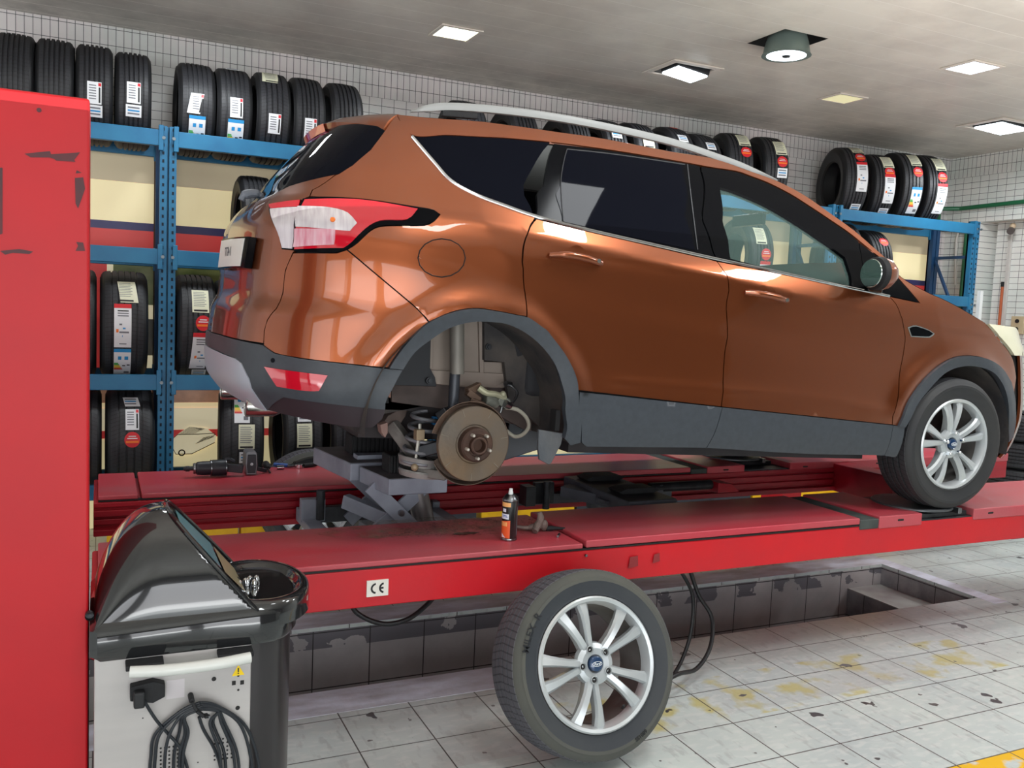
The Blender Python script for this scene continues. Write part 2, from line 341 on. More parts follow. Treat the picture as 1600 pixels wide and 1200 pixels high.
for i, (x, wd, p) in enumerate(((-4.4, 3.0, 50), (-1.3, 1.7, 36), (1.2, 2.4, 60))):
    area('daylight', (x, YB+.12, 1.6), (math.radians(84), 0, 0), wd, 2.3, p, (.96, .98, 1.))
l_ = area('bounce_fill', (1, YB-1.6, .25), (math.radians(118), 0, 0), 14, 1.6, 330, (.97, 1., .99))  # added fill lamp, stands in for ground bounce to brighten the ceiling
area('ceiling_fill', (2.8, 2.6, 2.2), (math.radians(180-14), 0, 0), 8, 2.4, 95, (1., .98, .95))  # unseen fill lamp added to light the ceiling and upper wall
for x, y, p in ((2.14, 5.7, 14), (3.92, 5.62, 22), (5.5, 4.44, 18), (7.25, 5.5, 22), (4.06, 4.68, 18), (.6, 5.6, 14)):
    area('lamp', (x, y, ZC-.2), (0, 0, 0), .3, .3, p, (.93, .98, 1.))
area('lamp', (1.6, 0.8, ZC-.2), (0, 0, 0), .6, .6, 20, (.95, .98, 1.)); area('lamp', (4.5, 1.6, ZC-.2), (0, 0, 0), .6, .6, 45, (.95, .98, 1.))  # lamps with no fixture, strengthened on the right to brighten the floor
area('lamp', (2.6, 2.4, ZC-.2), (0, 0, 0), .3, .3, 16, (.95, .98, 1.)); area('lamp', (7, 2.8, ZC-.2), (0, 0, 0), .3, .3, 34, (.95, .98, 1.))
sc.view_settings.view_transform = 'Standard'; sc.view_settings.look = 'None'; sc.view_settings.exposure = 0.0
sc.cycles.max_bounces = 8; sc.cycles.transparent_max_bounces = 12
sc.cycles.caustics_reflective = False; sc.cycles.caustics_refractive = False
# ================================================================== back wall graphics
def quad(m, x0, x1, z0, z1, y): m.add([(x0, y, z0), (x1, y, z0), (x1, y, z1), (x0, y, z1)], [(0, 1, 2, 3)])
PY = 6.86
CREAM = mat('cream backlit film', (246, 230, 180), .3, emit=((246, 228, 176), .38), n=(.7, .4, (250, 236, 196)))  # films glow by emission, standing in for daylight behind them
CREAMD = mat('shaded cream film', (206, 190, 158), .35, emit=((206, 190, 158), .2))  # shade along the top of the cream film, painted as a tan band
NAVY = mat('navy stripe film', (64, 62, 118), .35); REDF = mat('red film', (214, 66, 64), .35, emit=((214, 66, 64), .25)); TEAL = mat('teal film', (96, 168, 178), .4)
BRN = mat('brown mullion', (88, 66, 46), .5)
PHOT = mat('muted picture film', (150, 132, 96), .3, n=(3.5, .7, (60, 64, 52)))
PHOTG = mat('green leafy picture film', (176, 182, 108), .3, n=(7, .8, (90, 122, 50), (1, 1, 2)))
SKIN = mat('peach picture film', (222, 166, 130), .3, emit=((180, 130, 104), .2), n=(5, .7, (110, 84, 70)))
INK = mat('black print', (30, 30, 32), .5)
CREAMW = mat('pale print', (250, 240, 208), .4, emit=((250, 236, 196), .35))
pan = [(-1.6, 1.25), (1.27, 2.9), (2.92, 4.5), (4.52, 6.2), (6.22, 8.08)]
for i, (a, b) in enumerate(pan):
    t = thing('graphic_panel', ((a+b)/2, PY, 1.4), ['cream wall film with a leafy green picture nearest the red column', 'cream wall film with mirrored lettering and a car drawing behind the rack', 'cream wall film with stripes behind the tyres and hidden by the car', 'cream wall film with large red mirrored letters seen through the side window', 'cream and red wall film at the right end of the rack'][i], 'wall graphic')
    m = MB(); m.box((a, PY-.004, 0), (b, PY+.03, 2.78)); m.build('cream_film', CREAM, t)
    m = MB(); quad(m, a, b, 2.45, 2.78, PY-.006); m.build('shade_band', CREAMD, t, fixn=False)
    m = MB(); quad(m, a, b, 2.12, 2.175, PY-.006); m.build('navy_stripe', NAVY, t, fixn=False)
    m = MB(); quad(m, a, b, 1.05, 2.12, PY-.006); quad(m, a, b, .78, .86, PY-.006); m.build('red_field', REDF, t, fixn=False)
    if i < 4:
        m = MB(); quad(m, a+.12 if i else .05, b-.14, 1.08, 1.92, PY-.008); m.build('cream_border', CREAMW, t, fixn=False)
        m = MB(); quad(m, a+.15 if i else .09, b-.18, 1.60, 1.89, PY-.01); m.build('picture', PHOTG if i == 0 else PHOT, t, fixn=False)
        m = MB(); quad(m, a+.15 if i else .09, b-.18, 1.24, 1.5, PY-.01); m.build('lower_picture', PHOT, t, fixn=False)
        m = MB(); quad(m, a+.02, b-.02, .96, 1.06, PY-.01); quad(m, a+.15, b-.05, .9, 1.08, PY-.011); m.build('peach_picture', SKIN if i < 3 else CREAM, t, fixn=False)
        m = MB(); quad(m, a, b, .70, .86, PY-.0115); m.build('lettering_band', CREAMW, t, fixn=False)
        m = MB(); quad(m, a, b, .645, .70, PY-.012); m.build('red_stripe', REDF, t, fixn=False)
        for (x, z, s, body, mt) in ([(1.9, .78, .1, 'BALANCING & COMPUTER', INK)] if i == 1 else [(5.35, 1.72, .42, 'SUP', mat('dark red print', (176, 42, 36), .5))] if i == 3 else []):
            vs, fs = text_mesh(body, s, .001, .002)
            mm = MB(); mm.add([(x-p.x, PY-.016+p.z, z+p.y) for p in vs], fs)
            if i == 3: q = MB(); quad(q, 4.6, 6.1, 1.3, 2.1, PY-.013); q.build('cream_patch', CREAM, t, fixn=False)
            mm.build('lettering', mt, t, smooth=False)
    m = MB()
    for x in ([a, b-.02, a+.35] if i else [b-.02, .35]): m.box((x, PY-.018, .1), (x+.02, PY-.004, 2.78))
    m.build('mullion', BRN, t)
    if i == 1:   # small line drawing of a pale hatchback car
        m = MB(); c = at(300, 688, PY-.02); cx, cz = c.x, c.z
        def pl(pts): return [(cx+x, PY-.02, cz+z) for x, z in pts]
        m.add(pl([(-.14, -.05), (-.12, -.1), (.0, -.10), (.16, -.02), (.17, .03), (.1, .09), (-.02, .105), (-.11, .04), (-.15, .0)]), [tuple(range(9))]); m.build('drawing_body', CREAMW, t, smooth=False)
        m = MB(); m.add(pl([(-.1, .045), (-.02, .1), (.09, .085), (.02, .05)]), [(0, 1, 2, 3)]); m.add(pl([(.02, -.03), (.15, .02), (.17, .045), (.08, .02)]), [(0, 1, 2, 3)])
        m.tube(pl([(-.14, -.04), (-.11, -.1), (0, -.1), (.16, -.02)]), .003, 6); m.tube(pl([(-.15, 0), (-.1, .045), (.04, .045), (.16, .05)]), .003, 6); m.lathe([(.025, 0), (.016, -.002)], (cx-.07, PY-.022, cz-.09), 'Y', 20); m.build('drawing_lines', INK, t, smooth=False)
# ================================================================== blue rack
PX = [-1.49, .40, 2.29, 4.17, 6.06, 7.93]; YF, YR = 6.22, 6.68
LV = [2.72, 1.97, 1.16, .45]
t = thing('storage_rack', (3.2, 6.4, 0), 'long blue steel tyre rack with punched posts along the back wall', 'rack')
for x in PX:
    for y in (YF, YR):
        m = MB(); w_ = .05
        m.box((x-w_, y-.03, 0), (x-.006, y+.03, 2.75)); m.box((x+.006, y-.03, 0), (x+w_, y+.03, 2.75)); m.box((x-w_, y+.012, 0), (x+w_, y+.03, 2.75))
        m.cur = 1
        if y == YF:
            for i in range(54):
                for s in (-.03, .03): m.box((x+s-.006, y-.032, .07+i*.05), (x+s+.006, y-.0295, .09+i*.05))
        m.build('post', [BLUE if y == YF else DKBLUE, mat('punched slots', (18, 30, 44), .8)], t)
    for z in (2.4, 1.6, .9, .3): MB().bar((x, YF+.03, z), (x, YR-.03, z), .03, .03).build('brace', DKBLUE, t)
    for z0, z1 in ((2.38, 1.62), (1.58, .92)): MB().bar((x, YR-.03, z0), (x, YF+.03, z1), .03, .02).build('diagonal_brace', DKBLUE, t)
for i in range(5):
    for li, z in enumerate(LV):
        if i == 4 and li in (1,): z = 2.0
        for y, mt in ((YF-.035, BLUE), (YR+.03, BLUE)):
            m = MB(); m.box((PX[i]+.045, y-.02, z-.10), (PX[i+1]-.045, y+.02, z)); m.box((PX[i]+.03, y-.028, z-.13), (PX[i]+.06, y+.0, z+.03)); m.box((PX[i+1]-.06, y-.028, z-.13), (PX[i+1]-.03, y+.0, z+.03)); m.build('beam', mt, t, bevel=.004)
# bolts on the front posts
m = MB()
for x in PX:
    for z in LV:
        for s in (-.03, .03): m.cyl((x+s, YF-.068, z-.05), (x+s, YF-.055, z-.05), .011, seg=8)
m.build('bolts', mat('dull bolt', (120, 130, 136), .4, .5), t); C.objects['bolts']['kind'] = 'stuff'
# kerb on the floor in front of the rack
def kerb(x0, x1, label):
    t = thing('wheel_stop_kerb', ((x0+x1)/2, 6.08, 0), label, 'kerb')
    m = MB(); m.prism([(0, 0), (.15, 0), (.13, .19), (.03, .19)], lambda a, b: (x0, 6.02+a, b), lambda a, b: (x1, 6.02+a, b)); m.build('kerb_body', YEL, t, bevel=.006)
for x0, x1, l in ((.05, .85, 'yellow floor kerb beside the red column under the far platform'), (.87, 1.08, 'short yellow floor kerb block right of the dark joint'), (2.62, 3.42, 'yellow floor kerb behind the spray can'), (5.2, 6.2, 'yellow floor kerb at the right under the sill')): kerb(x0, x1, l)
for x0, x1, lb in ((1.10, 2.58, 'black painted floor kerb behind the raised jack'), (3.44, 5.18, 'long black painted floor kerb behind the lowered jack')):
    m = MB(); m.prism([(0, 0), (.15, 0), (.13, .19), (.03, .19)], lambda a, b: (x0, 6.02+a, b), lambda a, b: (x1, 6.02+a, b)); tag(m.build('black_kerb', mat('black kerb paint', (48, 52, 60), .5), bevel=.006), lb, 'kerb')
# ================================================================== tyres and wheels (axis along local Y, outer face towards -Y)
def tread_mat(name, rgb, rough, style):
    m = bpy.data.materials.new(name); m.use_nodes = True; nt = m.node_tree; L = nt.links; N = nt.nodes.new; b = nt.nodes['Principled BSDF']
    tc = N('ShaderNodeTexCoord'); sp = N('ShaderNodeSeparateXYZ'); L.new(tc.outputs['Object'], sp.inputs[0])
    def M(op, *a):
        q = N('ShaderNodeMath'); q.operation = op
        for i, v in enumerate(a):
            if isinstance(v, (int, float)): q.inputs[i].default_value = v
            else: L.new(v, q.inputs[i])
        return q.outputs[0]
    ang = M('MULTIPLY', M('ARCTAN2', sp.outputs[0], sp.outputs[2]), 80/(2*PI))
    sh = M('MULTIPLY', M('ABSOLUTE', sp.outputs[1]), 14. if style else 5.)
    f = M('FRACT', M('ADD', ang, sh)); g = M('GREATER_THAN', f, .2)
    nz = N('ShaderNodeTexNoise'); nz.inputs['Scale'].default_value = 9; nz.inputs['Detail'].default_value = 6; L.new(tc.outputs['Object'], nz.inputs['Vector'])
    mx = N('ShaderNodeMix'); mx.data_type = 'RGBA'; c = lin(rgb); mx.inputs[6].default_value = tuple(v*.45 for v in c)+(1,); mx.inputs[7].default_value = c+(1,)
    L.new(M('MULTIPLY', g, M('ADD', .75, M('MULTIPLY', nz.outputs['Fac'], .5))), mx.inputs[0]); L.new(mx.outputs[2], b.inputs['Base Color'])
    b.inputs['Roughness'].default_value = rough
    bp = N('ShaderNodeBump'); bp.inputs['Strength'].default_value = .6; bp.inputs['Distance'].default_value = .004; L.new(g, bp.inputs['Height']); L.new(bp.outputs[0], b.inputs['Normal'])
    return m
TREAD = tread_mat('new tyre tread', (40, 41, 46), .55, 0); TREAD2 = tread_mat('angled tyre tread', (44, 45, 50), .5, 1); TREADW = tread_mat('dusty worn tread', (86, 85, 92), .75, 0)
SIDE = mat('tyre sidewall', (24, 25, 28), .5, bump=(12, .05)); SIDEW = mat('dusty sidewall', (48, 52, 58), .62, n=(3, .6, (66, 68, 70)), bump=(14, .15))
SIDEC = mat('car tyre sidewall', (42, 43, 46), .6, n=(4, .5, (54, 54, 54)))
def tyre_mb(R, rr, w, grooves=4, ring=False):
    h = w/2; sh = .030; m = MB()
    # sidewall outer (-Y), tread, sidewall inner
    side = lambda s: [(rr, s*h*.80), (rr+.012, s*h*.92), (rr+.02, s*h*.90), (rr+(R-rr)*.35, s*h*.995), (rr+(R-rr)*.55, s*h*1.0), (rr+(R-rr)*.57, s*h*1.012), (rr+(R-rr)*.68, s*h*1.01), (rr+(R-rr)*.70, s*h*.985), (R-sh*.9, s*h*.95), (R-sh*.45, s*h*.88), (R-.008, s*h*.80)]
    tread = [(R-.006, -h*.79)]
    ng = grooves; span = h*1.56
    for i in range(ng):
        c = -span/2+span*(i+1)/(ng+1); gw = .0055
        crown = lambda y: R-.006*(y/(h*.8))**2
        tread += [(crown(c-gw), c-gw), (R-.011, c-gw+.001), (R-.011, c+gw-.001), (crown(c+gw), c+gw)]
    tread += [(R-.006, h*.79)]
    inner = [(rr-.002, h*.78), (R-.03, h*.7), (R-.022, 0), (R-.03, -h*.7), (rr-.002, -h*.78)]
    m.cur = 2 if ring else 0; m.lathe(side(-1)[5:], axis='Y', seg=80); m.cur = 0; m.lathe(side(-1)[:6], axis='Y', seg=80); m.lathe(side(1)[::-1], axis='Y', seg=80); m.lathe(inner, axis='Y', seg=80)
    m.cur = 1; m.lathe([side(-1)[-1]]+tread+[side(1)[-1]], axis='Y', seg=80)
    return m
def tyre(name, R, rr, w, ms, parent=None, grooves=4): return tyre_mb(R, rr, w, grooves, len(ms) > 2).build(name, ms, parent, world=False, fixn=True, angle=50)
ALLOY = mat('silver alloy', (204, 208, 210), .34, .45, coat=.3, n=(3, .3, (188, 194, 198)))
ALLOYD = mat('dusty alloy barrel', (128, 126, 124), .5, .6, n=(6, .6, (96, 92, 88)))
CAPB = mat('navy centre cap', (20, 56, 96), .25, .2, coat=1.); CHR = mat('chrome', (222, 226, 230), .12, 1.)
LUG = mat('dark lug socket', (26, 24, 24), .6)
def alloy(parent, R=.228, w=.19, phase=0., face=-.085, lugs=False):
    m = MB()
    m.lathe([(R-.012, face+.012), (R, face-.004), (R+.004, face-.010), (R-.004, face-.014), (R-.012, face-.010), (R-.018, face+.004), (R-.020, face+.03), (R-.034, face+.06), (R-.036, face+w-.02), (R-.01, face+w), (R-.008, face+w-.02), (R-.03, face+w-.04), (R-.03, face+.07), (R-.012, face+.04)], axis='Y', seg=72, closed=True)
    barrel = m.build('rim_barrel', [ALLOYD], parent, world=False)
    m = MB()
    m.lathe([(R-.016, face+.035), (R-.002, face+.010), (R+.003, face-.012), (R-.003, face-.017), (R-.014, face-.012), (R-.022, face+.006), (R-.026, face+.034)], axis='Y', seg=72, closed=True)
    # hub dish
    m.lathe([(.030, face+.012), (.034, face+.006), (.056, face+.002), (.074, face+.010), (.080, face+.026), (.070, face+.05), (.03, face+.055)], axis='Y', seg=50, closed=True)
    for k in range(5):
        a0 = phase+k*2*PI/5
        for s in (-1, 1):
            rows = []
            for (rad, off, wd, dep, th) in ((.050, .17, .036, .010, .05), (.075, .165, .031, .004, .05), (.11, .180, .031, -.004, .045), (.15, .200, .034, -.009, .038), (.185, .211, .039, -.008, .034), (R-.016, .216, .050, .000, .03)):
                a = a0+s*off; ce = Vector((math.sin(a)*rad, 0, math.cos(a)*rad)); tv = Vector((math.cos(a), 0, -math.sin(a)))
                y0 = face+dep; o = s
                pr = [(-wd*.5*o*.9+0, y0+.008), (-wd*.28*o, y0-.004), (wd*.30*o, y0), (wd*.52*o, y0+.010), (wd*.42*o, y0+th), (-wd*.42*o, y0+th)]
                rows.append([ce+tv*p+Vector((0, q, 0)) for p, q in pr])
            vs = [p for r in rows for p in r]; n = 6; fs = []
            for i in range(len(rows)-1):
                for j in range(n): fs.append((i*n+j, i*n+(j+1) % n, (i+1)*n+(j+1) % n, (i+1)*n+j))
            fs += [tuple(range(n)), tuple(range((len(rows)-1)*n, len(rows)*n))[::-1]]
            m.add(vs, fs)
    spk = m.build('alloy_rim', [ALLOY], parent, world=False, angle=24)
    # lug pockets
    for k in range(5):
        a = phase+k*2*PI/5; c = Vector((math.sin(a)*.057, 0, math.cos(a)*.057)); m = MB(); m.cur = 0
        if lugs:
            m.cyl(c+Vector((0, face-.016, 0)), c+Vector((0, face+.01, 0)), .0105, .0115, 6); m.ball(c+Vector((0, face-.016, 0)), .0095, 10)
            m.build('lug_nut', [CHR], parent, world=False)
        else:
            m.lathe([(.0145, face-.003), (.0125, face-.005), (.0105, face-.001), (.0095, face+.02)], tuple(c), 'Y', 20)
            m.cur = 1; m.lathe([(.0100, face+.001), (.0001, face+.003)], tuple(c), 'Y', 20)
            m.build('lug_hole', [ALLOY, LUG], parent, world=False, fixn=False)
    m = MB(); m.lathe([(.0001, face-.008), (.020, face-.007), (.026, face-.004), (.0285, face+.004), (.0285, face+.02)], axis='Y', seg=36)
    m.build('centre_cap', CAPB, parent, world=False, fixn=True)
    m = MB()
    el = [Vector((math.cos(t)*.0195, face-.0085, math.sin(t)*.0082)) for t in [2*PI*i/28 for i in range(28)]]
    m.tube(el, .0011, 6, closed=True)
    vs, fs = text_mesh('Ford', .0135, .0006, .0003); m.add([(p.x+p.y*.25, face-.0095-p.z, p.y) for p in vs], fs)
    m.build('cap_emblem', mat('white emblem', (232, 238, 244), .3, .2), parent, world=False)
    if not lugs:
        m = MB(); a = PI*.83; c = Vector((math.sin(a)*(R-.04), face+.02, math.cos(a)*(R-.04))); m.tube([c, c+Vector((-.004, -.02, .012))], .0045, 8); m.build('valve', BLACK, parent, world=False)
def arc_text(body, r, a0, size, y, parent, m, name='sidewall_lettering', da=1.):
    vs, fs = text_mesh(body, size, .0008, .0002); out = []
    for p in vs:
        a = a0+p.x/r*da; q = r+p.y; out.append((math.sin(a)*q, y-p.z, math.cos(a)*q))
    mm = MB(); mm.add(out, fs); return mm.build(name, m, parent, world=False, smooth=False)
# ---- leaning wheel
TILT = math.radians(18)
t = thing('leaning_wheel', (1.680, 2.835, 1.01*(.346*math.cos(TILT)+.085*math.sin(TILT))), 'dusty silver alloy wheel with tyre leaning against the near red platform', 'wheel')
t.rotation_euler = (-TILT, 0, 0); t.scale = (1.01, 1.01, 1.01)
tyre('tyre', .346, .236, .225, [SIDEW, TREADW, mat('dusty tyre shoulder', (84, 84, 78), .75, n=(5, .6, (70, 72, 72)), bump=(14, .15))], t, 4)
alloy(t, .240, .19, math.radians(-21), -.092)
arc_text('MILEX  R', .302, math.radians(-62), .038, -.1175, t, mat('raised rubber letters', (30, 32, 36), .5))
arc_text('6801SS', .304, math.radians(152), .020, -.1165, t, MATS['raised rubber letters'], 'size_marking')
# ---- far wheel standing behind the far platform
t2 = copy_tree(t); t2.name = 'leaning_wheel'; t2.location = (1.285, 5.80, .355); t2.rotation_euler = (math.radians(-5), .4, 0)
tag(t2, 'second dusty alloy wheel standing on the floor behind the far red platform', 'wheel')
# ---- new tyres on the rack
PAPER = mat('white tyre label', (226, 228, 232), .5); PAPERC = mat('cream tyre label', (222, 222, 196), .55); REDL = mat('red label print', (206, 34, 44), .45); BLUEL = mat('blue label print', (40, 140, 200), .45)
GRNL = mat('green label bar', (70, 170, 70), .5); YELL = mat('yellow label bar', (236, 200, 40), .5); INKG = mat('grey small print', (110, 112, 120), .6); ORG = mat('orange label print', (240, 120, 40), .5)
LM = [PAPER, PAPERC, REDL, BLUEL, GRNL, YELL, INKG, ORG, INK]
def strip(m, R, a0, a1, x0, x1, mi, lift=.0015, sk=0.):
    """patch on the tread from angle a0 (top, towards the viewer) to a1; x across the tread"""
    n = max(2, int(abs(a1-a0)/.06)); vs = []
    for i in range(n+1):
        a = a0+(a1-a0)*i/n
        for x in (x0, x1): vs.append((x+sk*(a-a0), -math.sin(a)*(R+lift), math.cos(a)*(R+lift)))
    m.cur = mi; m.add(vs, [(2*i, 2*i+2, 2*i+3, 2*i+1) for i in range(n)])
def label_part(kind, R, a0, x, parent, tilt=0.):
    """stickers are built on a tyre with its axis along X, front of tread towards -Y"""
    m = MB(); nm = 'paper_label'
    if kind == 'cream':
        L_ = .48; W_ = .052; strip(m, R, a0, a0+L_, x-W_, x+W_, 1, .002, tilt)
        for i in range(9): strip(m, R, a0+.05+i*.037, a0+.062+i*.037, x-.042, x+.026+.01*(i % 2), 6, .0026, tilt)
        strip(m, R, a0+L_-.055, a0+L_-.02, x-.042, x+.042, 8, .0026, tilt)
    elif kind == 'white':
        L_ = .80; strip(m, R, a0, a0+L_, x-.05, x+.05, 0, .002, tilt); strip(m, R, a0, a0+.08, x-.05, x+.05, 2, .0026, tilt)
        for i in range(3): strip(m, R, a0+.12+i*.045, a0+.14+i*.045, x-.03, x+.034, 8 if i == 0 else 6, .0026, tilt)
        for i in range(4): strip(m, R, a0+.36+i*.07, a0+.39+i*.07, x-.02+.02*(i % 2), x-.004+.02*(i % 3), 3 if i % 2 else 6, .0026, tilt)
        strip(m, R, a0+.46, a0+.52, x-.038, x-.024, 7, .0026, tilt); strip(m, R, a0+.72, a0+.74, x-.02, x+.022, 6, .0026, tilt)
    elif kind == 'blue':
        L_ = .72; strip(m, R, a0, a0+L_, x-.05, x+.05, 0, .002, tilt); strip(m, R, a0, a0+.07, x-.05, x+.05, 3, .0026, tilt)
        for i, c in enumerate((4, 4, 5, 5, 7, 2)): strip(m, R, a0+.32+i*.034, a0+.35+i*.034, x-.048, x-.024+.005*i, c, .0026, tilt)
        strip(m, R, a0+.16, a0+.24, x-.026, x-.006, 3, .0026, tilt); strip(m, R, a0+.16, a0+.24, x+.012, x+.034, 3, .0026, tilt)
        strip(m, R, a0+.38, a0+.41, x+.0, x+.018, 8, .0026, tilt); strip(m, R, a0+.36, a0+.39, x+.026, x+.044, 8, .0026, tilt)
        strip(m, R, a0+.58, a0+.66, x+.01, x+.04, 6, .0026, tilt)
    elif kind == 'tag':
        L_ = .42; strip(m, R, a0, a0+L_, x-.04, x+.04, 0, .002, tilt); strip(m, R, a0+.015, a0+.08, x+.022, x+.038, 2, .0026, tilt); strip(m, R, a0+.1, a0+L_-.03, x+.024, x+.034, 8, .0026, tilt)
        for i in range(6): strip(m, R, a0+.06+i*.05, a0+.08+i*.05, x-.03, x+.01, 6, .0026, tilt)
    elif kind == 'disc':
        n = 22; vs = [(x, -math.sin(a0+.15)*(R+.0025), math.cos(a0+.15)*(R+.0025))]
        for i in range(n):
            th = 2*PI*i/n; a = a0+.15+math.sin(th)*.145; vs.append((x+math.cos(th)*.047, -math.sin(a)*(R+.0025), math.cos(a)*(R+.0025)))
        m.cur = 2; m.add(vs, [(0, 1+i, 1+(i+1) % n) for i in range(n)])
        strip(m, R, a0+.17, a0+.21, x-.038, x+.038, 7, .0034); strip(m, R, a0+.08, a0+.095, x-.022, x+.022, 0, .0034); strip(m, R, a0+.12, a0+.135, x-.03, x+.03, 0, .0034); nm = 'round_sticker'
    elif kind == 'small':
        L_ = .24; strip(m, R, a0, a0+L_, x-.045, x+.045, 0, .002, tilt)
        for i in range(3): strip(m, R, a0+.04+i*.06, a0+.07+i*.06, x-.034, x+.034, 3 if i == 1 else 6, .0026, tilt)
    o = m.build(nm, LM, parent, world=False, fixn=False, smooth=False); return o
tyre_data = {}
def rack_tyre(x, z, R, w, stickers, label, group=None, tr=TREAD, yaw=0., roll=0., y=6.42):
    key = (R, w, tr.name)
    t = thing('tyre', (x, y, z), label, 'tyre', group) if stickers else None
    if t: t.rotation_euler = (0, 0, yaw)
    if key not in tyre_data:
        mb = tyre_mb(R, .205, w, 5 if tr is TREAD else 4)
        o = mb.build('carcass', [SIDE, tr], t, world=False, angle=50); tyre_data[key] = o
    else:
        o = tyre_data[key].copy(); C.objects.link(o); o.parent = t
        for kk in ('label', 'category', 'group'):
            if kk in o: del o[kk]
    if not t: o.name = 'tyre'; o.parent = None; o.location = (x, y, z); o.rotation_euler = (0, 0, PI/2+yaw); return tag(o, label, 'tyre', group)
    o.name = 'carcass'; o.location = (0, 0, 0)
    o.rotation_euler = (roll, 0, 0); o.rotation_euler = (0, 0, PI/2)  # the tread pattern needs the axle along the carcass's own Y
    for s in stickers: label_part(s[0], R, s[1], s[2] if len(s) > 2 else 0, t, s[3] if len(s) > 3 else 0)
    return t
def rt(px, pyt, W, lvl, stickers, label, tr=TREAD, yaw=0., R=None, hang=True, dy=0., dz=0.):
    """px,pyt: where the top of the tread shows; W width in metres; lvl shelf level"""
    zb = LV[lvl]
    y = 6.45+dy; R = R or .325
    z = zb+math.sqrt(R*R-.24**2)+.008+dz if hang else zb+R
    p = at(px, pyt, y); return rack_tyre(p.x, z, R, W, stickers, label, None, tr, yaw, y=y)
A1 = 1.15
rt(27, 60, .208, 0, [], 'outermost unlabelled tyre on the top shelf above the red column', R=.312)
rt(88, 66, .208, 0, [], 'unlabelled top shelf tyre between the outermost one and the first labelled one', R=.312)
rt(148, 76, .208, 0, [('tag', 1.48), ('small', 1.92), ('small', 2.34)], 'labelled top shelf tyre whose labels start at the edge of the red column', R=.312)
rt(207, 84, .208, 0, [('tag', 1.35), ('small', 1.80), ('small', 2.36, .0, .05)], 'top shelf tyre with three white labels, last before the gap at the rack post', R=.307)
rt(303, 98, .225, 0, [('tag', 1.38, .0, -.06), ('blue', 1.84)], 'top shelf tyre with skewed white label, first after the gap at the rack post', R=.303)
rt(360, 106, .22, 0, [('small', .20), ('tag', 1.36, .005), ('blue', 1.82, .005)], 'top shelf tyre with a label on its crown and two lower labels', R=.303)
rt(419, 116, .22, 0, [('cream', .38, -.01, -.03), ('tag', 1.62), ('small', 2.30)], 'top shelf tyre with a cream label high on its tread', TREAD2, R=.307)
rt(473, 124, .21, 0, [('tag', 1.62)], 'top shelf tyre with one white label, near the car spoiler', R=.307)
rt(530, 131, .22, 0, [], 'unlabelled top shelf tyre right above the car spoiler', R=.307)
k = ['mostly hidden by the rear foot of the roof rail', 'second behind the roof rail', 'third behind the roof rail', 'fourth behind the roof rail', 'with a cream label behind the roof rail', 'with a red round sticker behind the roof rail', 'with a pale crown label behind the roof rail']
for i, (px, py, st) in enumerate([(720, 175, []), (800, 180, []), (882, 186, []), (938, 188, [('small', .9)]), (985, 192, [('cream', .85)]), (1040, 206, [('disc', .15), ('small', .8)]), (1083, 214, [('small', .15), ('small', .85)])]):
    rt(px, py, .225, 0, st, 'top shelf tyre '+k[i], R=.31 if i < 3 else .315+.004*(i % 3))
rt(1138, 212, .235, 0, [('cream', .50, .04), ('disc', 1.02, .04)], 'large dark top shelf tyre partly hidden by its twin above the windscreen pillar', yaw=-.26, R=.335)
rt(1192, 218, .235, 0, [('cream', .66, .04), ('disc', 1.18, .04), ('small', 1.5, .04)], 'large dark top shelf tyre in front of its twin above the windscreen pillar', yaw=-.26, R=.34)
rt(1318, 242, .235, 0, [('cream', .22, .04), ('disc', .74, .04), ('white', 1.06, .04), ('small', 2.2, .03)], 'tyre with its dark inner side showing, first of four by the rack end', yaw=-.36, R=.345, dz=.006)
rt(1362, 240, .22, 0, [('cream', .55, .04), ('disc', 1.02, .04), ('white', 1.25, .04), ('small', 2.2, .03)], 'second of the four labelled tyres by the rack end, lower than its neighbours', yaw=-.36, R=.335, dz=.006)
rt(1402, 236, .22, 0, [('cream', .52, .04), ('disc', 1.04, .04), ('blue', 1.6, .03)], 'third of the four labelled tyres by the rack end, slightly taller, with an energy label', TREAD2, yaw=-.33, R=.36)
rt(1437, 240, .22, 0, [('cream', .6, .04), ('disc', 1.12, .04), ('white', 1.45, .04)], 'last labelled tyre on the top shelf, nearest the room corner', yaw=-.30, R=.365)
rt(395, 285, .22, 1, [], 'tyre on the otherwise empty middle shelf next to the rear wiper', R=.325)
rt(470, 290, .22, 1, [], 'tyre on the middle shelf hidden behind the tailgate', R=.325)
rt(1165, 330, .235, 1, [('cream', .8, -.02), ('disc', 1.38, .02), ('white', 1.7, .02)], 'tyre with red round sticker seen through the front side window', yaw=-.15, R=.35)
rt(1310, 340, .225, 1, [('white', 1.45, .08)], 'plain sidewall tyre seen through the front side window', yaw=-.3, R=.35, dz=.045)
rt(1352, 350, .235, 1, [('disc', .75, .03)], 'tyre peeking over the windscreen pillar below the top shelf', yaw=-.2, R=.335, dz=.04)
rt(121, 424, .225, 2, [], 'tyre on the lower middle shelf partly hidden by the red column edge', R=.35, dz=.05)
rt(193, 424, .28, 2, [('cream', .66, .01, .04), ('white', 1.17, -.01), ('blue', 2.0, -.01)], 'tyre with cream, red-topped and energy labels between the red column and the rack post', R=.35, dz=.05)
rt(303, 430, .245, 2, [('cream', .80, .015), ('disc', 1.33, .03), ('white', 1.66, .02, -.02), ('small', 2.5, .02)], 'tyre with cream label above a round red sticker, beside the bumper', R=.35, dz=.05)
rt(360, 442, .22, 2, [], 'lower middle shelf tyre just peeking out beside the bumper', R=.34, dz=.05)
rt(128, 612, .235, 3, [], 'bottom shelf tyre partly hidden by the red column', TREAD2, R=.345)
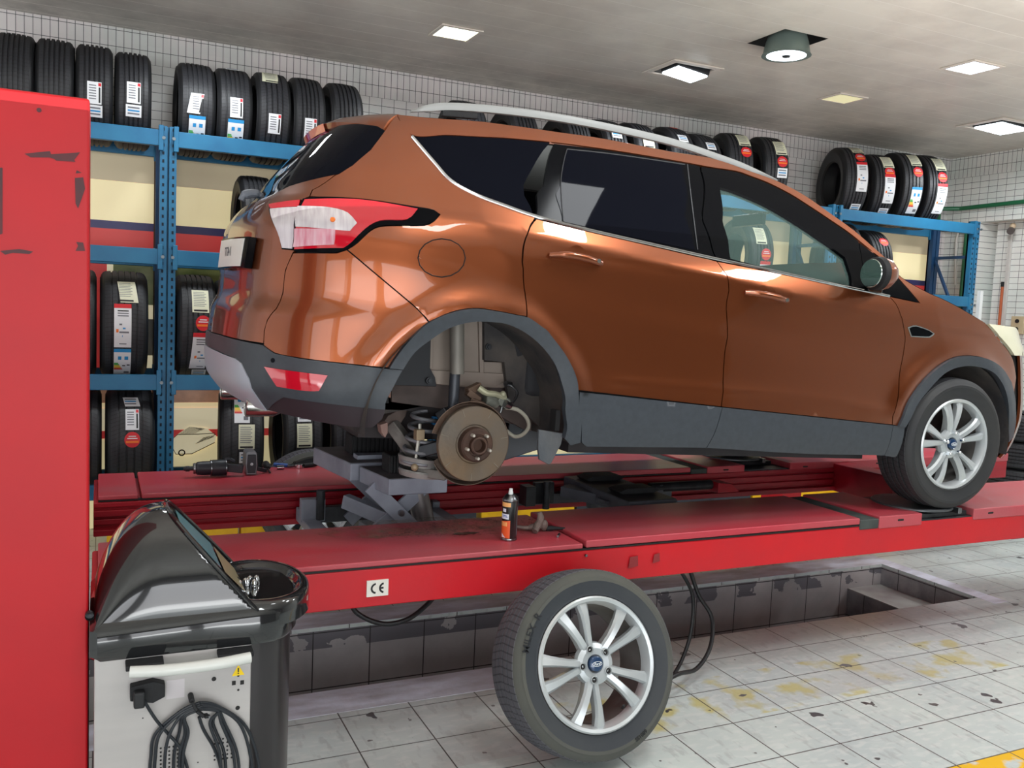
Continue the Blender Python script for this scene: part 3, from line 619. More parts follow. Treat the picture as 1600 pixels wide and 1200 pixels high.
rt(202, 611, .29, 3, [('small', .55, .0, .06), ('tag', .85, .01), ('disc', 1.30, .01)], 'bottom shelf tyre with a red round sticker beside the rack post', TREAD2, R=.345)
rt(376, 617, .29, 3, [('blue', .45, .0), ('cream', 1.20, .03), ('small', 1.74, .03)], 'bottom shelf tyre behind the impact wrench, below the exhaust tip', TREAD2, yaw=-.1, R=.345)
rt(462, 620, .27, 3, [('small', .92, 0), ('cream', 1.20, .0)], 'bottom shelf tyre with a cream label behind the screwdriver', TREAD2, R=.345)
rt(532, 625, .26, 3, [('small', .95, .02), ('tag', 1.25, .02)], 'bottom shelf tyre with white labels next to the raised jack arm', TREAD2, R=.345)
rt(600, 628, .24, 3, [], 'bottom shelf tyre behind the raised jack', TREAD2, R=.335)
# ================================================================== lift
NY0, NY1, FY0, FY1 = 3.158, 3.69, 4.55, 5.11
ZT, ZB = .735, .545
lift = thing('car_lift', (2.4, 4.1, 0), 'big red four post wheel alignment lift with two long platforms under the car', 'car lift')
m = MB(); m.box((-.262, 2.72, 0), (-.024, 2.99, 2.205)); col = m.build('column', mat('red column paint', (188, 16, 28), .5, n=(2.5, .5, (174, 18, 30))), lift, bevel=.008)
CHIP = mat('chipped grey primer', (92, 40, 46), .6, n=(12, .5, (60, 48, 52)))
m = MB()
def chip(pts): m.add([at(x, y, 2.7185) for x, y in pts], [tuple(range(len(pts)))])
for pts in ([(38, 240), (78, 236), (80, 241), (125, 238), (116, 250), (118, 253), (88, 251), (84, 248), (76, 246), (48, 246)], [(117, 278), (130, 277), (133, 295), (122, 326), (118, 318)], [(120, 266), (128, 270), (118, 271)], [(-1, 262), (4, 262), (4, 365), (-1, 367)], [(119, 378), (130, 379), (133, 392), (118, 392), (122, 384)], [(0, 392), (30, 389), (52, 393), (46, 397), (20, 395), (8, 398)]): chip(pts)
m.lathe([(.0001, 0), (.006, 0)], at(61, 172, 2.718), 'Y', 14); m.build('paint_chips', CHIP, col, smooth=False, fixn=False); C.objects['paint_chips']['kind'] = 'stuff'
m = MB(); m.box((-.30, 2.68, 0), (.0, 3.03, .02)); m.build('base_plate', RED, lift, bevel=.004)
m = MB(); m.box((-.42, 5.35, 0), (-.20, 5.62, 2.2)); m.build('column', RED, lift, bevel=.008)
m = MB(); m.box((4.9, 5.35, 0), (5.1, 5.6, .62)); m.build('front_column_base', RED, lift, bevel=.008)
m = MB(); m.box((-.2, 2.99, .5), (-.06, 5.4, .70)); m.build('cross_beam', RED, lift, bevel=.008)
m = MB(); m.box((4.60, 3.2, .53), (4.75, 5.3, .72)); m.build('cross_beam', DKRED, lift, bevel=.006)
XEND = 6.4
def platform(name, y0, y1, side):
    """side=-1: outer face towards the camera"""
    p = MB(); ins = .0
    p.box((-.02, y0, ZB), (XEND, y1, ZT-.042))
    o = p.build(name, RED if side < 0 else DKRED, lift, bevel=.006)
    ov = .006
    def plate(nm, x0, x1, z0, z1, mt, ya=y0-ov, yb=y1+ov, bv=.006): return MB().box((x0, ya, z0), (x1, yb, z1)).build(nm, mt, o, bevel=bv)
    k = 1.838 if side < 0 else .175
    plate('slip_plate', .0, k, ZT-.034, ZT-.012, REDTOP)
    if side > 0: plate('slip_plate', .19, 1.9, ZT-.034, ZT-.010, REDTOP)
    plate('edge_gap', .0, 3.40, ZT-.042, ZT-.034, LUG, y0-.0015, y0+.02, 0)
    plate('deck_plate', 1.852 if side < 0 else 1.9, 3.40, ZT-.032, ZT, REDTOP)
    plate('rubber_strip', 3.402, 3.528, ZT-.06, ZT-.010, mat('dirty rubber strip', (70, 76, 74), .8, n=(10, .5, (50, 54, 54))))
    q = MB(); q.box((3.53, y0-ov, ZT-.062), (3.83, y1+ov, ZT)); e = q.build('deck_plate', REDTOP, o, bevel=.006)
    q = MB(); q.box((3.655, y0-ov-.003, ZT-.032), (3.70, y0-ov+.01, ZT-.019)); q.build('slot', LUG, e, bevel=.006)
    plate('turntable_tray', 3.83, 4.215, ZT-.05, ZT-.036, DSTEEL, y0+.002, y1)
    q = MB(); q.box((4.215, y0-ov, ZT-.06), (XEND, y1+ov, ZT)); e = q.build('deck_plate', REDTOP, o, bevel=.006)
    q = MB(); q.box((4.325, y0-ov-.003, ZT-.035), (4.37, y0-ov+.01, ZT-.022)); q.box((5.0, y0-ov-.003, ZT-.035), (5.05, y0-ov+.01, ZT-.022)); q.build('slot', LUG, e, bevel=.006)
    return o
near = platform('near_platform', NY0+.006, NY1, -1); far = platform('far_platform', FY0, FY1, 1)
# red face strips of the near platform
m = MB()
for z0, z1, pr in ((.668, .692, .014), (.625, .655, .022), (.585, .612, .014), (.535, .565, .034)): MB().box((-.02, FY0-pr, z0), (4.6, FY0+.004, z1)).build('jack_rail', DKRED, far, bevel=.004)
m = MB(); m.box((-.02, NY1, ZB), (4.6, NY1+.03, ZB+.012)); m.box((-.02, NY1, .62), (4.6, NY1+.02, .628)); m.build('jack_rail', DKRED, near)
# CE plate, smudges and bolts
cp = at(590, 919, NY0); m = MB(); m.box((cp.x-.042, NY0-.0005, cp.z-.031), (cp.x+.042, NY0+.006, cp.z+.031)); pl = m.build('marking_plate', mat('white marking plate', (226, 222, 214), .45), near)
m = MB()
def arcpoly(cx, cz, ro, ri, a0, a1, n=16):
    vs = []
    for i in range(n+1):
        a = a0+(a1-a0)*i/n; vs += [(cx+math.cos(a)*ri, NY0-.0012, cz+math.sin(a)*ri), (cx+math.cos(a)*ro, NY0-.0012, cz+math.sin(a)*ro)]
    m.add(vs, [(2*i, 2*i+1, 2*i+3, 2*i+2) for i in range(n)])
arcpoly(cp.x-.006, cp.z, .021, .0135, math.radians(95), math.radians(265)); arcpoly(cp.x+.026, cp.z, .021, .0135, math.radians(100), math.radians(260)); m.box((cp.x+.008, NY0-.0013, cp.z-.0035), (cp.x+.023, NY0-.0010, cp.z+.0035)); m.build('lettering', INK, pl, smooth=False, fixn=False)
m = MB()
for (x0, y0, x1, y1) in ((982, 868, 998, 888), (1020, 864, 1032, 880)): 
    a, b = at(x0, y1, NY0-.001), at(x1, y0, NY0-.001); m.add([(a.x, NY0-.001, a.z), (b.x, NY0-.001, a.z+.006), (b.x-.004, NY0-.001, b.z), (a.x+.005, NY0-.001, b.z-.004)], [(0, 1, 2, 3)])
m.build('scuff', mat('dark scuff', (140, 44, 48), .6), near, fixn=False)
b_ = at(916, 868, NY0); m = MB(); m.cyl((b_.x, NY0-.003, b_.z), (b_.x, NY0+.01, b_.z), .006, seg=10); m.build('bolt', STEEL, near)
# oil stain on the near deck (dried brake fluid)
m = MB(); n = 26; random.seed(3)
def blot(x, y, rx, ry, mt, nm, h):
    q = MB(); c = (x, y, h); vs = [c]+[(x+math.cos(2*PI*i/n)*rx*(.8+.35*random.random()), y+math.sin(2*PI*i/n)*ry*(.8+.35*random.random()), h) for i in range(n)]
    q.add(vs, [(0, 1+i, 1+(i+1) % n) for i in range(n)]); o = q.build(nm, mt, near, smooth=False, fixn=False); return o
def splat_mat(nm, rgb, lo, hi, sc_):
    mm = mat(nm, rgb, .45); nt = mm.node_tree; b = nt.nodes['Principled BSDF']; tc = nt.nodes.new('ShaderNodeTexCoord'); nz = nt.nodes.new('ShaderNodeTexNoise'); nz.inputs['Scale'].default_value = sc_; nz.inputs['Detail'].default_value = 9; nz.inputs['Roughness'].default_value = .75
    mr = nt.nodes.new('ShaderNodeMapRange'); mr.inputs[1].default_value = lo; mr.inputs[2].default_value = hi; nt.links.new(tc.outputs['Object'], nz.inputs['Vector']); nt.links.new(nz.outputs['Fac'], mr.inputs[0]); nt.links.new(mr.outputs[0], b.inputs['Alpha']); return mm
s = atZ(700, 822, ZT-.01)
blot(s.x-.12, s.y+.03, .42, .16, splat_mat('dried grey residue', (150, 128, 108), .42, .75, 5), 'grey_residue', ZT-.0112)
blot(s.x+.12, s.y-.05, .42, .15, splat_mat('dark speckle', (44, 18, 22), .52, .70, 60), 'oil_speckle', ZT-.0108)
s = atZ(727, 833, ZT-.01); blot(s.x, s.y, .06, .022, mat('black oil', (24, 18, 20), .25), 'oil_spot', ZT-.0104)
# turntable under the front wheel
for (yy, nm, lab) in ((NY0+.20, 'turntable', 'round dark steel turntable plate under the near front wheel'), (FY0+.33, 'turntable', 'round steel turntable plate under the far front wheel')):
    t = thing('turntable', (4.02, yy, ZT-.036), lab, 'turntable')
    m = MB(); m.lathe([(.0001, .046), (.20, .046), (.205, .042), (.205, .034), (.0001, .034)], (3.98, yy, ZT-.036), seg=60); m.build('top_disc', mat('scuffed plate steel', (104, 108, 112), .4, .7, n=(6, .5, (80, 82, 86))), t)
    m = MB(); m.box((3.85, yy-.175, ZT-.036), (4.19, yy+.2, ZT-.012)); m.build('base_plate', DSTEEL, t, bevel=.003)
    m = MB(); m.box((4.09, yy-.205, ZT-.018), (4.115, yy-.165, ZT+.012)); m.build('lock_pin', STEEL, t, bevel=.003)
# ================================================================== rear scissor jack (raised)
jk = thing('rail_jack', (1.3, 4.0, .6), 'raised grey scissor jack holding up the rear of the car', 'jack')
a = at(608, 749, 3.77); x0 = a.x; zt = a.z; x1 = at(700, 745, 3.77).x; yb = 4.62
SK = lambda m: setattr(m, 'v', [(p[0]-(p[1]-3.77)*.14, p[1], p[2]) for p in m.v]) or m
m = MB(); m.box((x0, 3.77, zt-.075), (x1, 4.10, zt)); SK(m).build('near_arm', GPAINT, jk, bevel=.006)
m = MB(); m.box((x0+.004, 3.775, zt-.0), (x1-.004, 4.09, zt+.0015)); SK(m).build('arm_top', GPAINTD, jk)
m = MB(); m.box((x0-.035, 4.12, zt-.075), (x1+.03, yb, zt+.012)); SK(m).build('far_arm', GPAINT, jk, bevel=.006)
m = MB(); m.box((x0-.03, 4.13, zt+.012), (x1+.02, yb-.01, zt+.0135)); SK(m).build('arm_top', GPAINTD, jk)
m = MB(); m.box((x0-.006, 4.05, zt-.06), (x0+.02, 4.15, zt-.03)); m.cyl((x0-.008, 4.06, zt-.045), (x0-.008, 4.14, zt-.045), .008); m.build('slide', STEEL, jk)
xm = (x0+x1)/2-.03
# carriage frame lying between the rails
m = MB(); m.box((x0-.26, 3.74, .56), (x1+.22, 3.80, .62)); m.box((x0-.26, 4.44, .56), (x1+.22, 4.505, .63)); m.box((x0-.26, 3.80, .56), (x0-.18, 4.44, .60)); m.box((x1+.15, 3.80, .56), (x1+.22, 4.44, .60)); m.build('carriage', GPAINT, jk, bevel=.005)
m = MB(); m.box((x0-.20, 4.36, .575), (x1+.15, 4.40, .655)); m.build('carriage_channel', DSTEEL, jk, bevel=.003)
for y in (3.93, 4.30):
    m = MB(); m.bar((xm-.15, y, zt-.06), (xm+.12, y, .58), .07, .02, up=(0, 1, 0)); m.build('scissor_leg', GPAINT, jk, bevel=.003)
    m = MB(); m.bar((xm+.16, y+.05, zt-.06), (xm-.14, y+.05, .58), .07, .02, up=(0, 1, 0)); m.build('scissor_leg', GPAINT, jk, bevel=.003)
    m = MB(); m.cyl((xm-.002, y-.03, (zt+.52)/2), (xm-.002, y+.08, (zt+.52)/2), .014); m.build('pivot_pin', STEEL, jk)
m = MB(); m.cyl((xm+.10, 4.02, zt-.08), (xm+.16, 4.02, .60), .052); m.cyl((xm+.09, 4.02, zt-.06), (xm+.10, 4.02, zt-.1), .03); m.build('air_cylinder', mat('dull aluminium', (150, 146, 146), .4, .7, n=(8, .5, (116, 112, 112))), jk)
q = at(500, 800, 4.38)
m = MB(); m.box((q.x-.10, 4.35, .585), (q.x+.02, 4.40, .70)); m.build('hook_plate', GPAINT, jk, bevel=.003)
m = MB(); m.cyl((q.x-.01, 4.33, .60), (q.x-.01, 4.33, .735), .02); m.cyl((q.x-.01, 4.33, .70), (q.x-.01, 4.33, .748), .022); m.build('guide_roller', DSTEEL, jk)
m = MB(); m.bar((q.x+.10, 4.28, .70), (q.x+.34, 3.98, .62), .05, .07); m.build('drag_handle', GPAINT, jk, bevel=.005)
m = MB(); m.add([(q.x+.06, 3.9, .60), (q.x+.22, 3.9, .60), (q.x+.08, 3.9, .68)], [(0, 1, 2)]); m.add([(q.x+.06, 3.93, .60), (q.x+.22, 3.93, .60), (q.x+.08, 3.93, .68)], [(0, 2, 1)]); m.build('gusset', GPAINT, jk)
def ribbed(name, c, sx, sy, sz, label, n=9):
    m = MB(); x, y, z = c; m.box((x-sx/2, y-sy/2+.006, z), (x+sx/2, y+sy/2, z+sz))
    for i in range(n):
        w = sx/(n*1.35); xx = x-sx/2+(i+.5)*sx/n; m.box((xx-w/2, y-sy/2-.004, z+.002), (xx+w/2, y-sy/2+.01, z+sz-.002))
    for i in range(n):
        w = sy/(n*1.35); yy = y-sy/2+(i+.5)*sy/n; m.box((x-sx/2-.004, yy-w/2, z+.002), (x-sx/2+.01, yy+w/2, z+sz-.002))
    return tag(m.build(name, BLACK, bevel=.002), label, 'rubber block')
b1 = at(643, 734, 3.92); ribbed('rubber_block', (x0+.105, 3.95, zt+.0015), .13, .12, .085, 'ribbed black rubber block on the near jack arm beside the coil spring')
ribbed('rubber_block', (x0+.14, 4.40, zt+.0135), .32, .14, .10, 'wide ribbed black rubber block on the far jack arm under the bumper', 14)
for (x, y, sx, sy, lb) in ((x0+.19, 3.83, .17, .09, 'grey steel pad plate in front of the near rubber block'), (x0+.05, 4.24, .16, .08, 'grey steel pad plate in front of the far rubber block')):
    z = zt+(.0015 if y < 4.1 else .0135); m = MB(); m.box((x-sx/2, y-sy/2, z), (x+sx/2, y+sy/2, z+.022)); tag(m.build('pad_plate', GPAINT, bevel=.004), lb, 'jack pad')
# ================================================================== second jack (lowered)
jk = thing('rail_jack', (2.6, 4.1, .6), 'lowered dark grey rail jack lying between the platforms under the doors', 'jack')
p0 = at(882, 737, 4.42); p1 = at(1010, 785, 3.74)
JD = mat('dark grey jack paint', (84, 86, 96), .5, n=(7, .5, (66, 68, 76)), bump=(30, .1))
X0 = at(886, 745, 4.42).x; ZJ = .735; JW = .30
m = MB(); m.box((X0, 3.76, ZJ-.07), (X0+JW, 4.46, ZJ)); m.build('jack_beam', JD, jk, bevel=.006)
m = MB(); m.box((X0+.003, 3.77, ZJ), (X0+JW-.003, 4.45, ZJ+.0015)); m.build('arm_top', mat('oily jack top', (58, 56, 60), .5, n=(6, .5, (40, 38, 42))), jk)
for y in (4.25, 3.95): MB().box((X0-.02, y, ZJ-.05), (X0+.01, y+.10, ZJ-.035)).build('foot_ledge', JD, jk, bevel=.002)
for y in (4.33, 3.98):
    m = MB(); m.prism([(0, 0), (.20, 0), (.24, .015), (.20, .03), (.03, .03), (-.02, .015)], lambda a, b: (X0+.06+a, y-.06, ZJ+.0015+b), lambda a, b: (X0+.06+a, y+.06, ZJ+.0015+b)); m.build('rubber_pad', BLACK, jk, bevel=.004)
for a, b in (((X0-.30, 4.44, .58), (X0+.75, 4.505, .64)), ((X0-.30, 3.73, .58), (X0+.75, 3.79, .63))): MB().box(a, b).build('carriage_rail', JD, jk, bevel=.005)
m = MB(); m.box((X0-.22, 4.38, .60), (X0-.10, 4.42, .72)); m.box((X0-.30, 4.33, .60), (X0-.24, 4.42, .71)); m.build('hook_plate', DSTEEL, jk, bevel=.003)
m = MB(); m.cyl((X0-.17, 4.34, .58), (X0-.17, 4.34, .735), .02); m.build('guide_roller', DSTEEL, jk)
m = MB(); m.bar((X0-.08, 4.30, .69), (X0+.22, 3.85, .66), .10, .06); m.build('scissor_leg', JD, jk, bevel=.005)
m = MB(); m.bar((X0+.02, 4.2, .63), (X0+.5, 4.2, .69), .05, .06); m.build('scissor_leg', JD, jk, bevel=.005)
m = MB(); m.cyl((X0+.42, 4.2, .70), (X0+.85, 4.2, .70), .028); m.build('ram', DSTEEL, jk)
m = MB(); m.prism([(0, 0), (.16, 0), (.1, .05), (.0, .06)], lambda a, b: (X0+.86+a, 4.14, .66+b), lambda a, b: (X0+.86+a, 4.26, .66+b)); m.build('ram_bracket', DKRED, jk, bevel=.003)
# ================================================================== hoses
HOSE = mat('black hose', (26, 27, 30), .5)
def hose(name, pts, r, label, cat='hose', m_=HOSE): return tag(MB().tube([Vector(p) for p in pts], r, 10, smooth=8).build(name, m_), label, cat)
hose('air_hose', [at(548, 940, 3.40), at(556, 956, 3.40), at(580, 970, 3.38), at(608, 975, 3.36), at(640, 966, 3.36), at(668, 944, 3.4), at(680, 930, 3.42)], .010, 'black hose loop sagging under the near platform below the marking plate')
hose('air_hose', [at(1062, 890, 3.42), at(1082, 930, 3.42), at(1080, 985, 3.40), at(1066, 1030, 3.38), at(1048, 1062, 3.3)], .009, 'thin black hose hanging straight down behind the leaning wheel')
hose('air_hose', [at(1078, 890, 3.44), at(1092, 930, 3.42), at(1112, 965, 3.38), at(1110, 1010, 3.30), at(1088, 1045, 3.22), at(1050, 1058, 3.1), (2.0, 3.04, .012)], .010, 'black hose bulging outward in a wide bend behind the leaning wheel')
# ================================================================== on the platforms
# spray can
c = atZ(795, 842, ZT-.010); cz = ZT-.010
t = thing('spray_can', (c.x, c.y, cz), 'black and orange spray can with white nozzle on the near platform', 'spray can')
R_ = .0325; H_ = .165
m = MB(); m.lathe([(.0001, .002), (R_-.003, .0), (R_, .005), (R_, H_)], tuple(t.location), seg=40); m.build('can_body', mat('black can print', (26, 26, 28), .3, coat=.5), t, angle=60)
m = MB(); m.lathe([(R_+.001, .0), (R_+.0015, .004), (R_+.0005, .008)], tuple(t.location), seg=40); m.lathe([(R_, H_), (R_+.0015, H_+.002), (R_+.001, H_+.006), (R_-.006, H_+.016), (.02, H_+.024), (.018, H_+.026), (.0001, H_+.026)], tuple(t.location), seg=40); m.build('metal_rim', STEEL, t)
m = MB(); m.lathe([(.010, .022), (.010, .034), (.0075, .042), (.0075, .050), (.0001, .052)], (c.x, c.y, cz+H_), seg=20); m.build('nozzle', mat('white plastic', (236, 238, 238), .4), t)
def canpatch(m, a0, a1, z0, z1, mi, z1b=None, z0b=None):
    n = 8; vs = []
    for i in range(n+1):
        f = i/n; a = a0+(a1-a0)*f; zz0 = z0+((z0b if z0b is not None else z0)-z0)*f; zz1 = z1+((z1b if z1b is not None else z1)-z1)*f
        vs += [(c.x+math.sin(a)*(R_+.0006), c.y-math.cos(a)*(R_+.0006), cz+zz0), (c.x+math.sin(a)*(R_+.0006), c.y-math.cos(a)*(R_+.0006), cz+zz1)]
    m.cur = mi; m.add(vs, [(2*i, 2*i+2, 2*i+3, 2*i+1) for i in range(n)])
m = MB(); ORC = mat('orange can print', (226, 92, 44), .35); PCH = mat('peach can print', (240, 178, 110), .35); WCH = mat('white can print', (220, 226, 240), .35)
canpatch(m, -1.9, -.35, .142, .160, 1); canpatch(m, -1.9, -.35, .010, .078, 0, .085); canpatch(m, -1.9, -.75, .06, .078, 1); canpatch(m, -1.9, -.55, .090, .112, 2); canpatch(m, -1.6, -.9, .012, .03, 2, .012); canpatch(m, -1.5, -.95, .120, .134, 2); canpatch(m, .62, .75, .02, .14, 3)
m.build('can_label', [ORC, PCH, WCH, INKG], t, fixn=False, smooth=False)
# lettering on the can is too small to read in the photo, so it stays as plain bars
m = MB(); canpatch(m, -1.45, -.7, .098, .1005, 0); canpatch(m, -1.45, -.8, .103, .106, 0); m.build('small_print', mat('blue print', (50, 80, 170), .5), t, fixn=False, smooth=False)
# brake guide pin bracket by the can
c = atZ(838, 830, ZT-.012); RUB = mat('brown grey casting', (122, 106, 100), .6, .2, n=(20, .6, (92, 78, 74)), bump=(60, .4))
t = thing('caliper_bracket', (c.x, c.y, ZT-.012), 'dirty brown caliper bracket lying beside the spray can', 'car part')
m = MB(); z = ZT-.012
m.tube([(c.x-.085, c.y+.03, z+.018), (c.x-.05, c.y+.01, z+.016), (c.x-.02, c.y, z+.02), (c.x, c.y-.012, z+.03), (c.x+.012, c.y-.012, z+.06), (c.x+.008, c.y-.005, z+.085)], [.008, .009, .014, .018, .016, .012], 10, smooth=4)
m.tube([(c.x-.03, c.y-.045, z+.012), (c.x-.012, c.y-.03, z+.03), (c.x+.01, c.y-.01, z+.05)], [.014, .016, .014], 10, smooth=3); m.ball((c.x+.03, c.y-.01, z+.028), .024, sc_=(.8, .8, 1.1)); m.build('casting', RUB, t)
m = MB(); m.tube([(c.x+.04, c.y-.015, z+.014), (c.x+.07, c.y-.02, z+.014)], .011, 10); m.tube([(c.x+.07, c.y-.02, z+.014), (c.x+.125, c.y-.03, z+.011)], [.009, .005], 10); m.build('rubber_boot', BLACK, t)
c = atZ(872, 838, ZT-.012); tag(MB().cyl((c.x-.012, c.y-.02, ZT-.006), (c.x+.012, c.y+.012, ZT-.006), .0055).build('bolt', STEEL), 'small silver bolt near the platform edge beyond the brown bracket', 'bolt')
# impact wrench on the far platform
zf = ZT-.009
p = atZ(340, 744, zf); t = thing('impact_wrench', (p.x, p.y, zf), 'black air impact wrench lying on the far red platform', 'impact wrench')
DKP = mat('black tool body', (36, 38, 46), .45); L = lambda px: at(px, 735, p.y).x
zz = zf+.046
m = MB(); m.tube([(L(328), p.y, zz), (L(332), p.y, zz), (L(377-25), p.y, zz), (L(354), p.y, zz)], [.036, .043, .043, .038], 20); m.build('motor_housing', DKP, t)
m = MB(); m.tube([(L(304), p.y, zz), (L(308), p.y, zz), (L(316), p.y, zz), (L(330), p.y, zz)], [.022, .034, .037, .037], 20); m.build('nose_housing', DKP, t)
m = MB(); m.tube([(L(302), p.y, zz), (L(305), p.y, zz)], [.028, .030], 20); m.cyl((L(330)-.004, p.y, zz), (L(330), p.y, zz), .0435); m.cyl((L(352), p.y, zz), (L(352)+.004, p.y, zz), .0435); m.build('bare_metal_rings', STEEL, t)
m = MB(); m.cyl((L(287), p.y, zz), (L(303), p.y, zz), .011); m.cyl((L(290), p.y, zz), (L(296), p.y, zz), .015); m.build('anvil', DSTEEL, t)
m = MB(); m.bar((L(352), p.y, zz), (L(379), p.y-.02, zz-.008), .034, .042); m.tube([(L(366), p.y, zz+.03), (L(358), p.y, zz+.045), (L(352), p.y+.01, zz+.04)], .011, 8); m.build('handle', DKP, t, bevel=.006)
p = atZ(392, 741, zf); t = thing('impact_wrench', (p.x, p.y, zf), 'grey and black impact wrench standing with its rear plate towards the camera', 'impact wrench')
m = MB(); x, y = p.x, p.y
m.prism([(-.026, 0), (.026, 0), (.032, .05), (.028, .118), (.020, .128), (-.020, .128), (-.028, .118), (-.032, .05)], lambda a, b: (x+a, y-.02, zf+b), lambda a, b: (x+a, y+.1, zf+b)); m.build('housing', mat('cast grey tool body', (120, 122, 126), .4, .5), t, bevel=.004)
m = MB(); m.prism([(-.020, .010), (.020, .010), (.025, .05), (.021, .112), (-.021, .112), (-.025, .05)], lambda a, b: (x+a, y-.024, zf+b), lambda a, b: (x+a, y-.018, zf+b)); m.build('rear_plate', DKP, t, bevel=.002)
m = MB(); m.cyl((x, y-.027, zf+.06), (x, y-.02, zf+.06), .008, seg=12); m.build('screw', STEEL, t)
m = MB(); m.bar((x+.03, y, zf+.03), (x+.085, y+.03, zf+.012), .02, .022); m.build('handle', DKP, t, bevel=.004)
p = atZ(419, 738, zf); t = thing('screwdriver', (p.x, p.y, zf), 'short screwdriver with black grip pointing to the camera', 'screwdriver')
m = MB(); m.tube([(p.x, p.y+.10, zf+.03), (p.x, p.y+.085, zf+.03), (p.x, p.y+.03, zf+.027), (p.x, p.y+.01, zf+.022)], [.012, .021, .021, .011], 12); m.build('grip', BLACK, t)
m = MB(); m.cyl((p.x, p.y+.02, zf+.02), (p.x+.002, p.y-.05, zf+.006), .005, .004, 10); m.build('shaft', DSTEEL, t)
p = atZ(450, 731, zf); t = thing('ratchet', (p.x, p.y, zf), 'chrome ratchet with a blue handle on the far platform', 'ratchet')
m = MB(); m.tube([(p.x-.07, p.y+.05, zf+.012), (p.x-.0, p.y+.01, zf+.012)], .011, 10); m.build('grip', mat('blue grip', (36, 90, 170), .4), t)
m = MB(); m.tube([(p.x, p.y+.01, zf+.012), (p.x+.05, p.y-.01, zf+.012)], .006, 8); m.lathe([(.0001, 0), (.02, 0), (.02, .018), (.0001, .018)], (p.x+.06, p.y-.012, zf+.002), seg=16); m.build('head', CHR, t)
tag(MB().cyl((p.x-.07, p.y-.04, zf+.012), (p.x-.03, p.y-.04, zf+.012), .012, seg=14).build('socket', CHR), 'small chrome socket lying in front of the blue ratchet handle', 'socket')
p = atZ(480, 730, zf); t = thing('pliers', (p.x, p.y, zf), 'black handled pliers, last of the tools towards the jack', 'pliers')
m = MB(); m.tube([(p.x-.06, p.y, zf+.01), (p.x-.01, p.y+.012, zf+.012), (p.x+.04, p.y+.02, zf+.015)], .009, 8); m.tube([(p.x-.02, p.y-.01, zf+.01), (p.x+.03, p.y+.005, zf+.012), (p.x+.055, p.y+.012, zf+.014)], .012, 8); m.build('grips', BLACK, t)
m = MB(); m.tube([(p.x-.11, p.y-.005, zf+.008), (p.x-.06, p.y, zf+.01)], [.006, .008], 8); m.build('jaws', STEEL, t)
# ================================================================== right hand background
t = thing('green_water_pipe', (8.2, 6.5, 2.5), 'green water pipe bending along the tiled corner', 'pipe')
PG = mat('green pipe', (24, 96, 62), .4); m = MB()
zp = at(1560, 321, 5.5)
def onR(px, py, X=XW-.04): d = ray(px, py); return EYE+d*(X/d.x)
m.tube([(8.17, YW-.05, 1.2), (8.17, YW-.05, onR(1482, 328).z-.03), (8.19, YW-.07, onR(1482, 328).z), (XW-.04, YW-.2, onR(1500, 326).z), tuple(onR(1600, 315)), (XW-.04, 4.0, onR(1600, 315).z)], .022, 10); m.build('pipe', PG, t)
m = MB(); q = (8.17, YW-.05); zc = at(1480, 358, YW).z
m.tube([(q[0]-.0, q[1], zc), (XW-.05, YW-.08, zc), (XW-.04, YW-.28, zc-.03), (XW-.04, YW-.30, zc-.08), (XW-.04, YW-.30, .9)], .022, 10); m.build('branch_pipe', PG, t)
m = MB(); m.tube([onR(1498, 362), onR(1494, 380), onR(1493, 445)], .012, 8, smooth=4); tag(m.build('white_pipe', mat('white pipe', (206, 202, 196), .4)), 'thin pale pipe behind the end frame of the blue rack', 'pipe')
def onA(px, py, X=XW+.08): d = ray(px, py); return EYE+d*(X/d.x)
t = thing('conduit', tuple(onR(1580, 500)), 'vertical grey plastic conduit on the tiled pillar', 'conduit')
a, b = onR(1580, 364, XP-.02), onR(1580, 514, XP-.02); m = MB(); m.bar(a, (a.x, a.y, b.z), .03, .03); m.build('channel', mat('pale grey plastic', (196, 192, 188), .5), t)
t = thing('small_camera', tuple(onR(1579, 357)), 'small dark security camera under the lintel', 'camera')
m = MB(); c = onR(1580, 359, XP-.08); m.cyl((c.x-.05, c.y-.03, c.z-.02), (c.x+.03, c.y+.02, c.z), .035, seg=16); m.build('camera_body', mat('dark camera shell', (70, 62, 60), .4), t)
m = MB(); m.ball((c.x+.02, c.y, c.z+.04), .03); m.build('camera_mount', mat('tan plastic', (214, 190, 160), .4), t)
a = onR(1567, 448, XP-.02); m = MB(); m.cyl((a.x, a.y, a.z), (a.x, a.y, a.z-.75), .018, seg=10); m.cur = 1; m.cyl((a.x, a.y, a.z), (a.x, a.y, a.z+.05), .022, seg=10); tag(m.build('copper_pipe', [mat('orange copper', (186, 98, 60), .5), BLACK]), 'orange brown pipe stub with a black cap on the tiled pillar', 'pipe')
a = onR(1590, 508, XP-.02); t = thing('power_outlet', tuple(a), 'beige wall socket plate low on the tiled pillar', 'socket'); m = MB(); m.box((XP-.03, a.y-.07, a.z-.09), (XP-.005, a.y+.07, a.z+.09)); m.build('faceplate', mat('beige plastic', (186, 170, 138), .5), t, bevel=.006)
m = MB()
for dz in (-.04, .04): m.cyl((XP-.04, a.y, a.z+dz), (XP-.028, a.y, a.z+dz), .02, seg=12)
m.build('socket_hole', LUG, t)
m = MB(); a = onR(1530, 478, 8.05); m.box((a.x-.02, a.y-.02, 0), (a.x+.02, a.y+.02, a.z+.15)); tag(m.build('white_plastic_strip', mat('white plastic', (236, 238, 238), .4)), 'upright white plastic strip standing by the rack end post', 'strip')
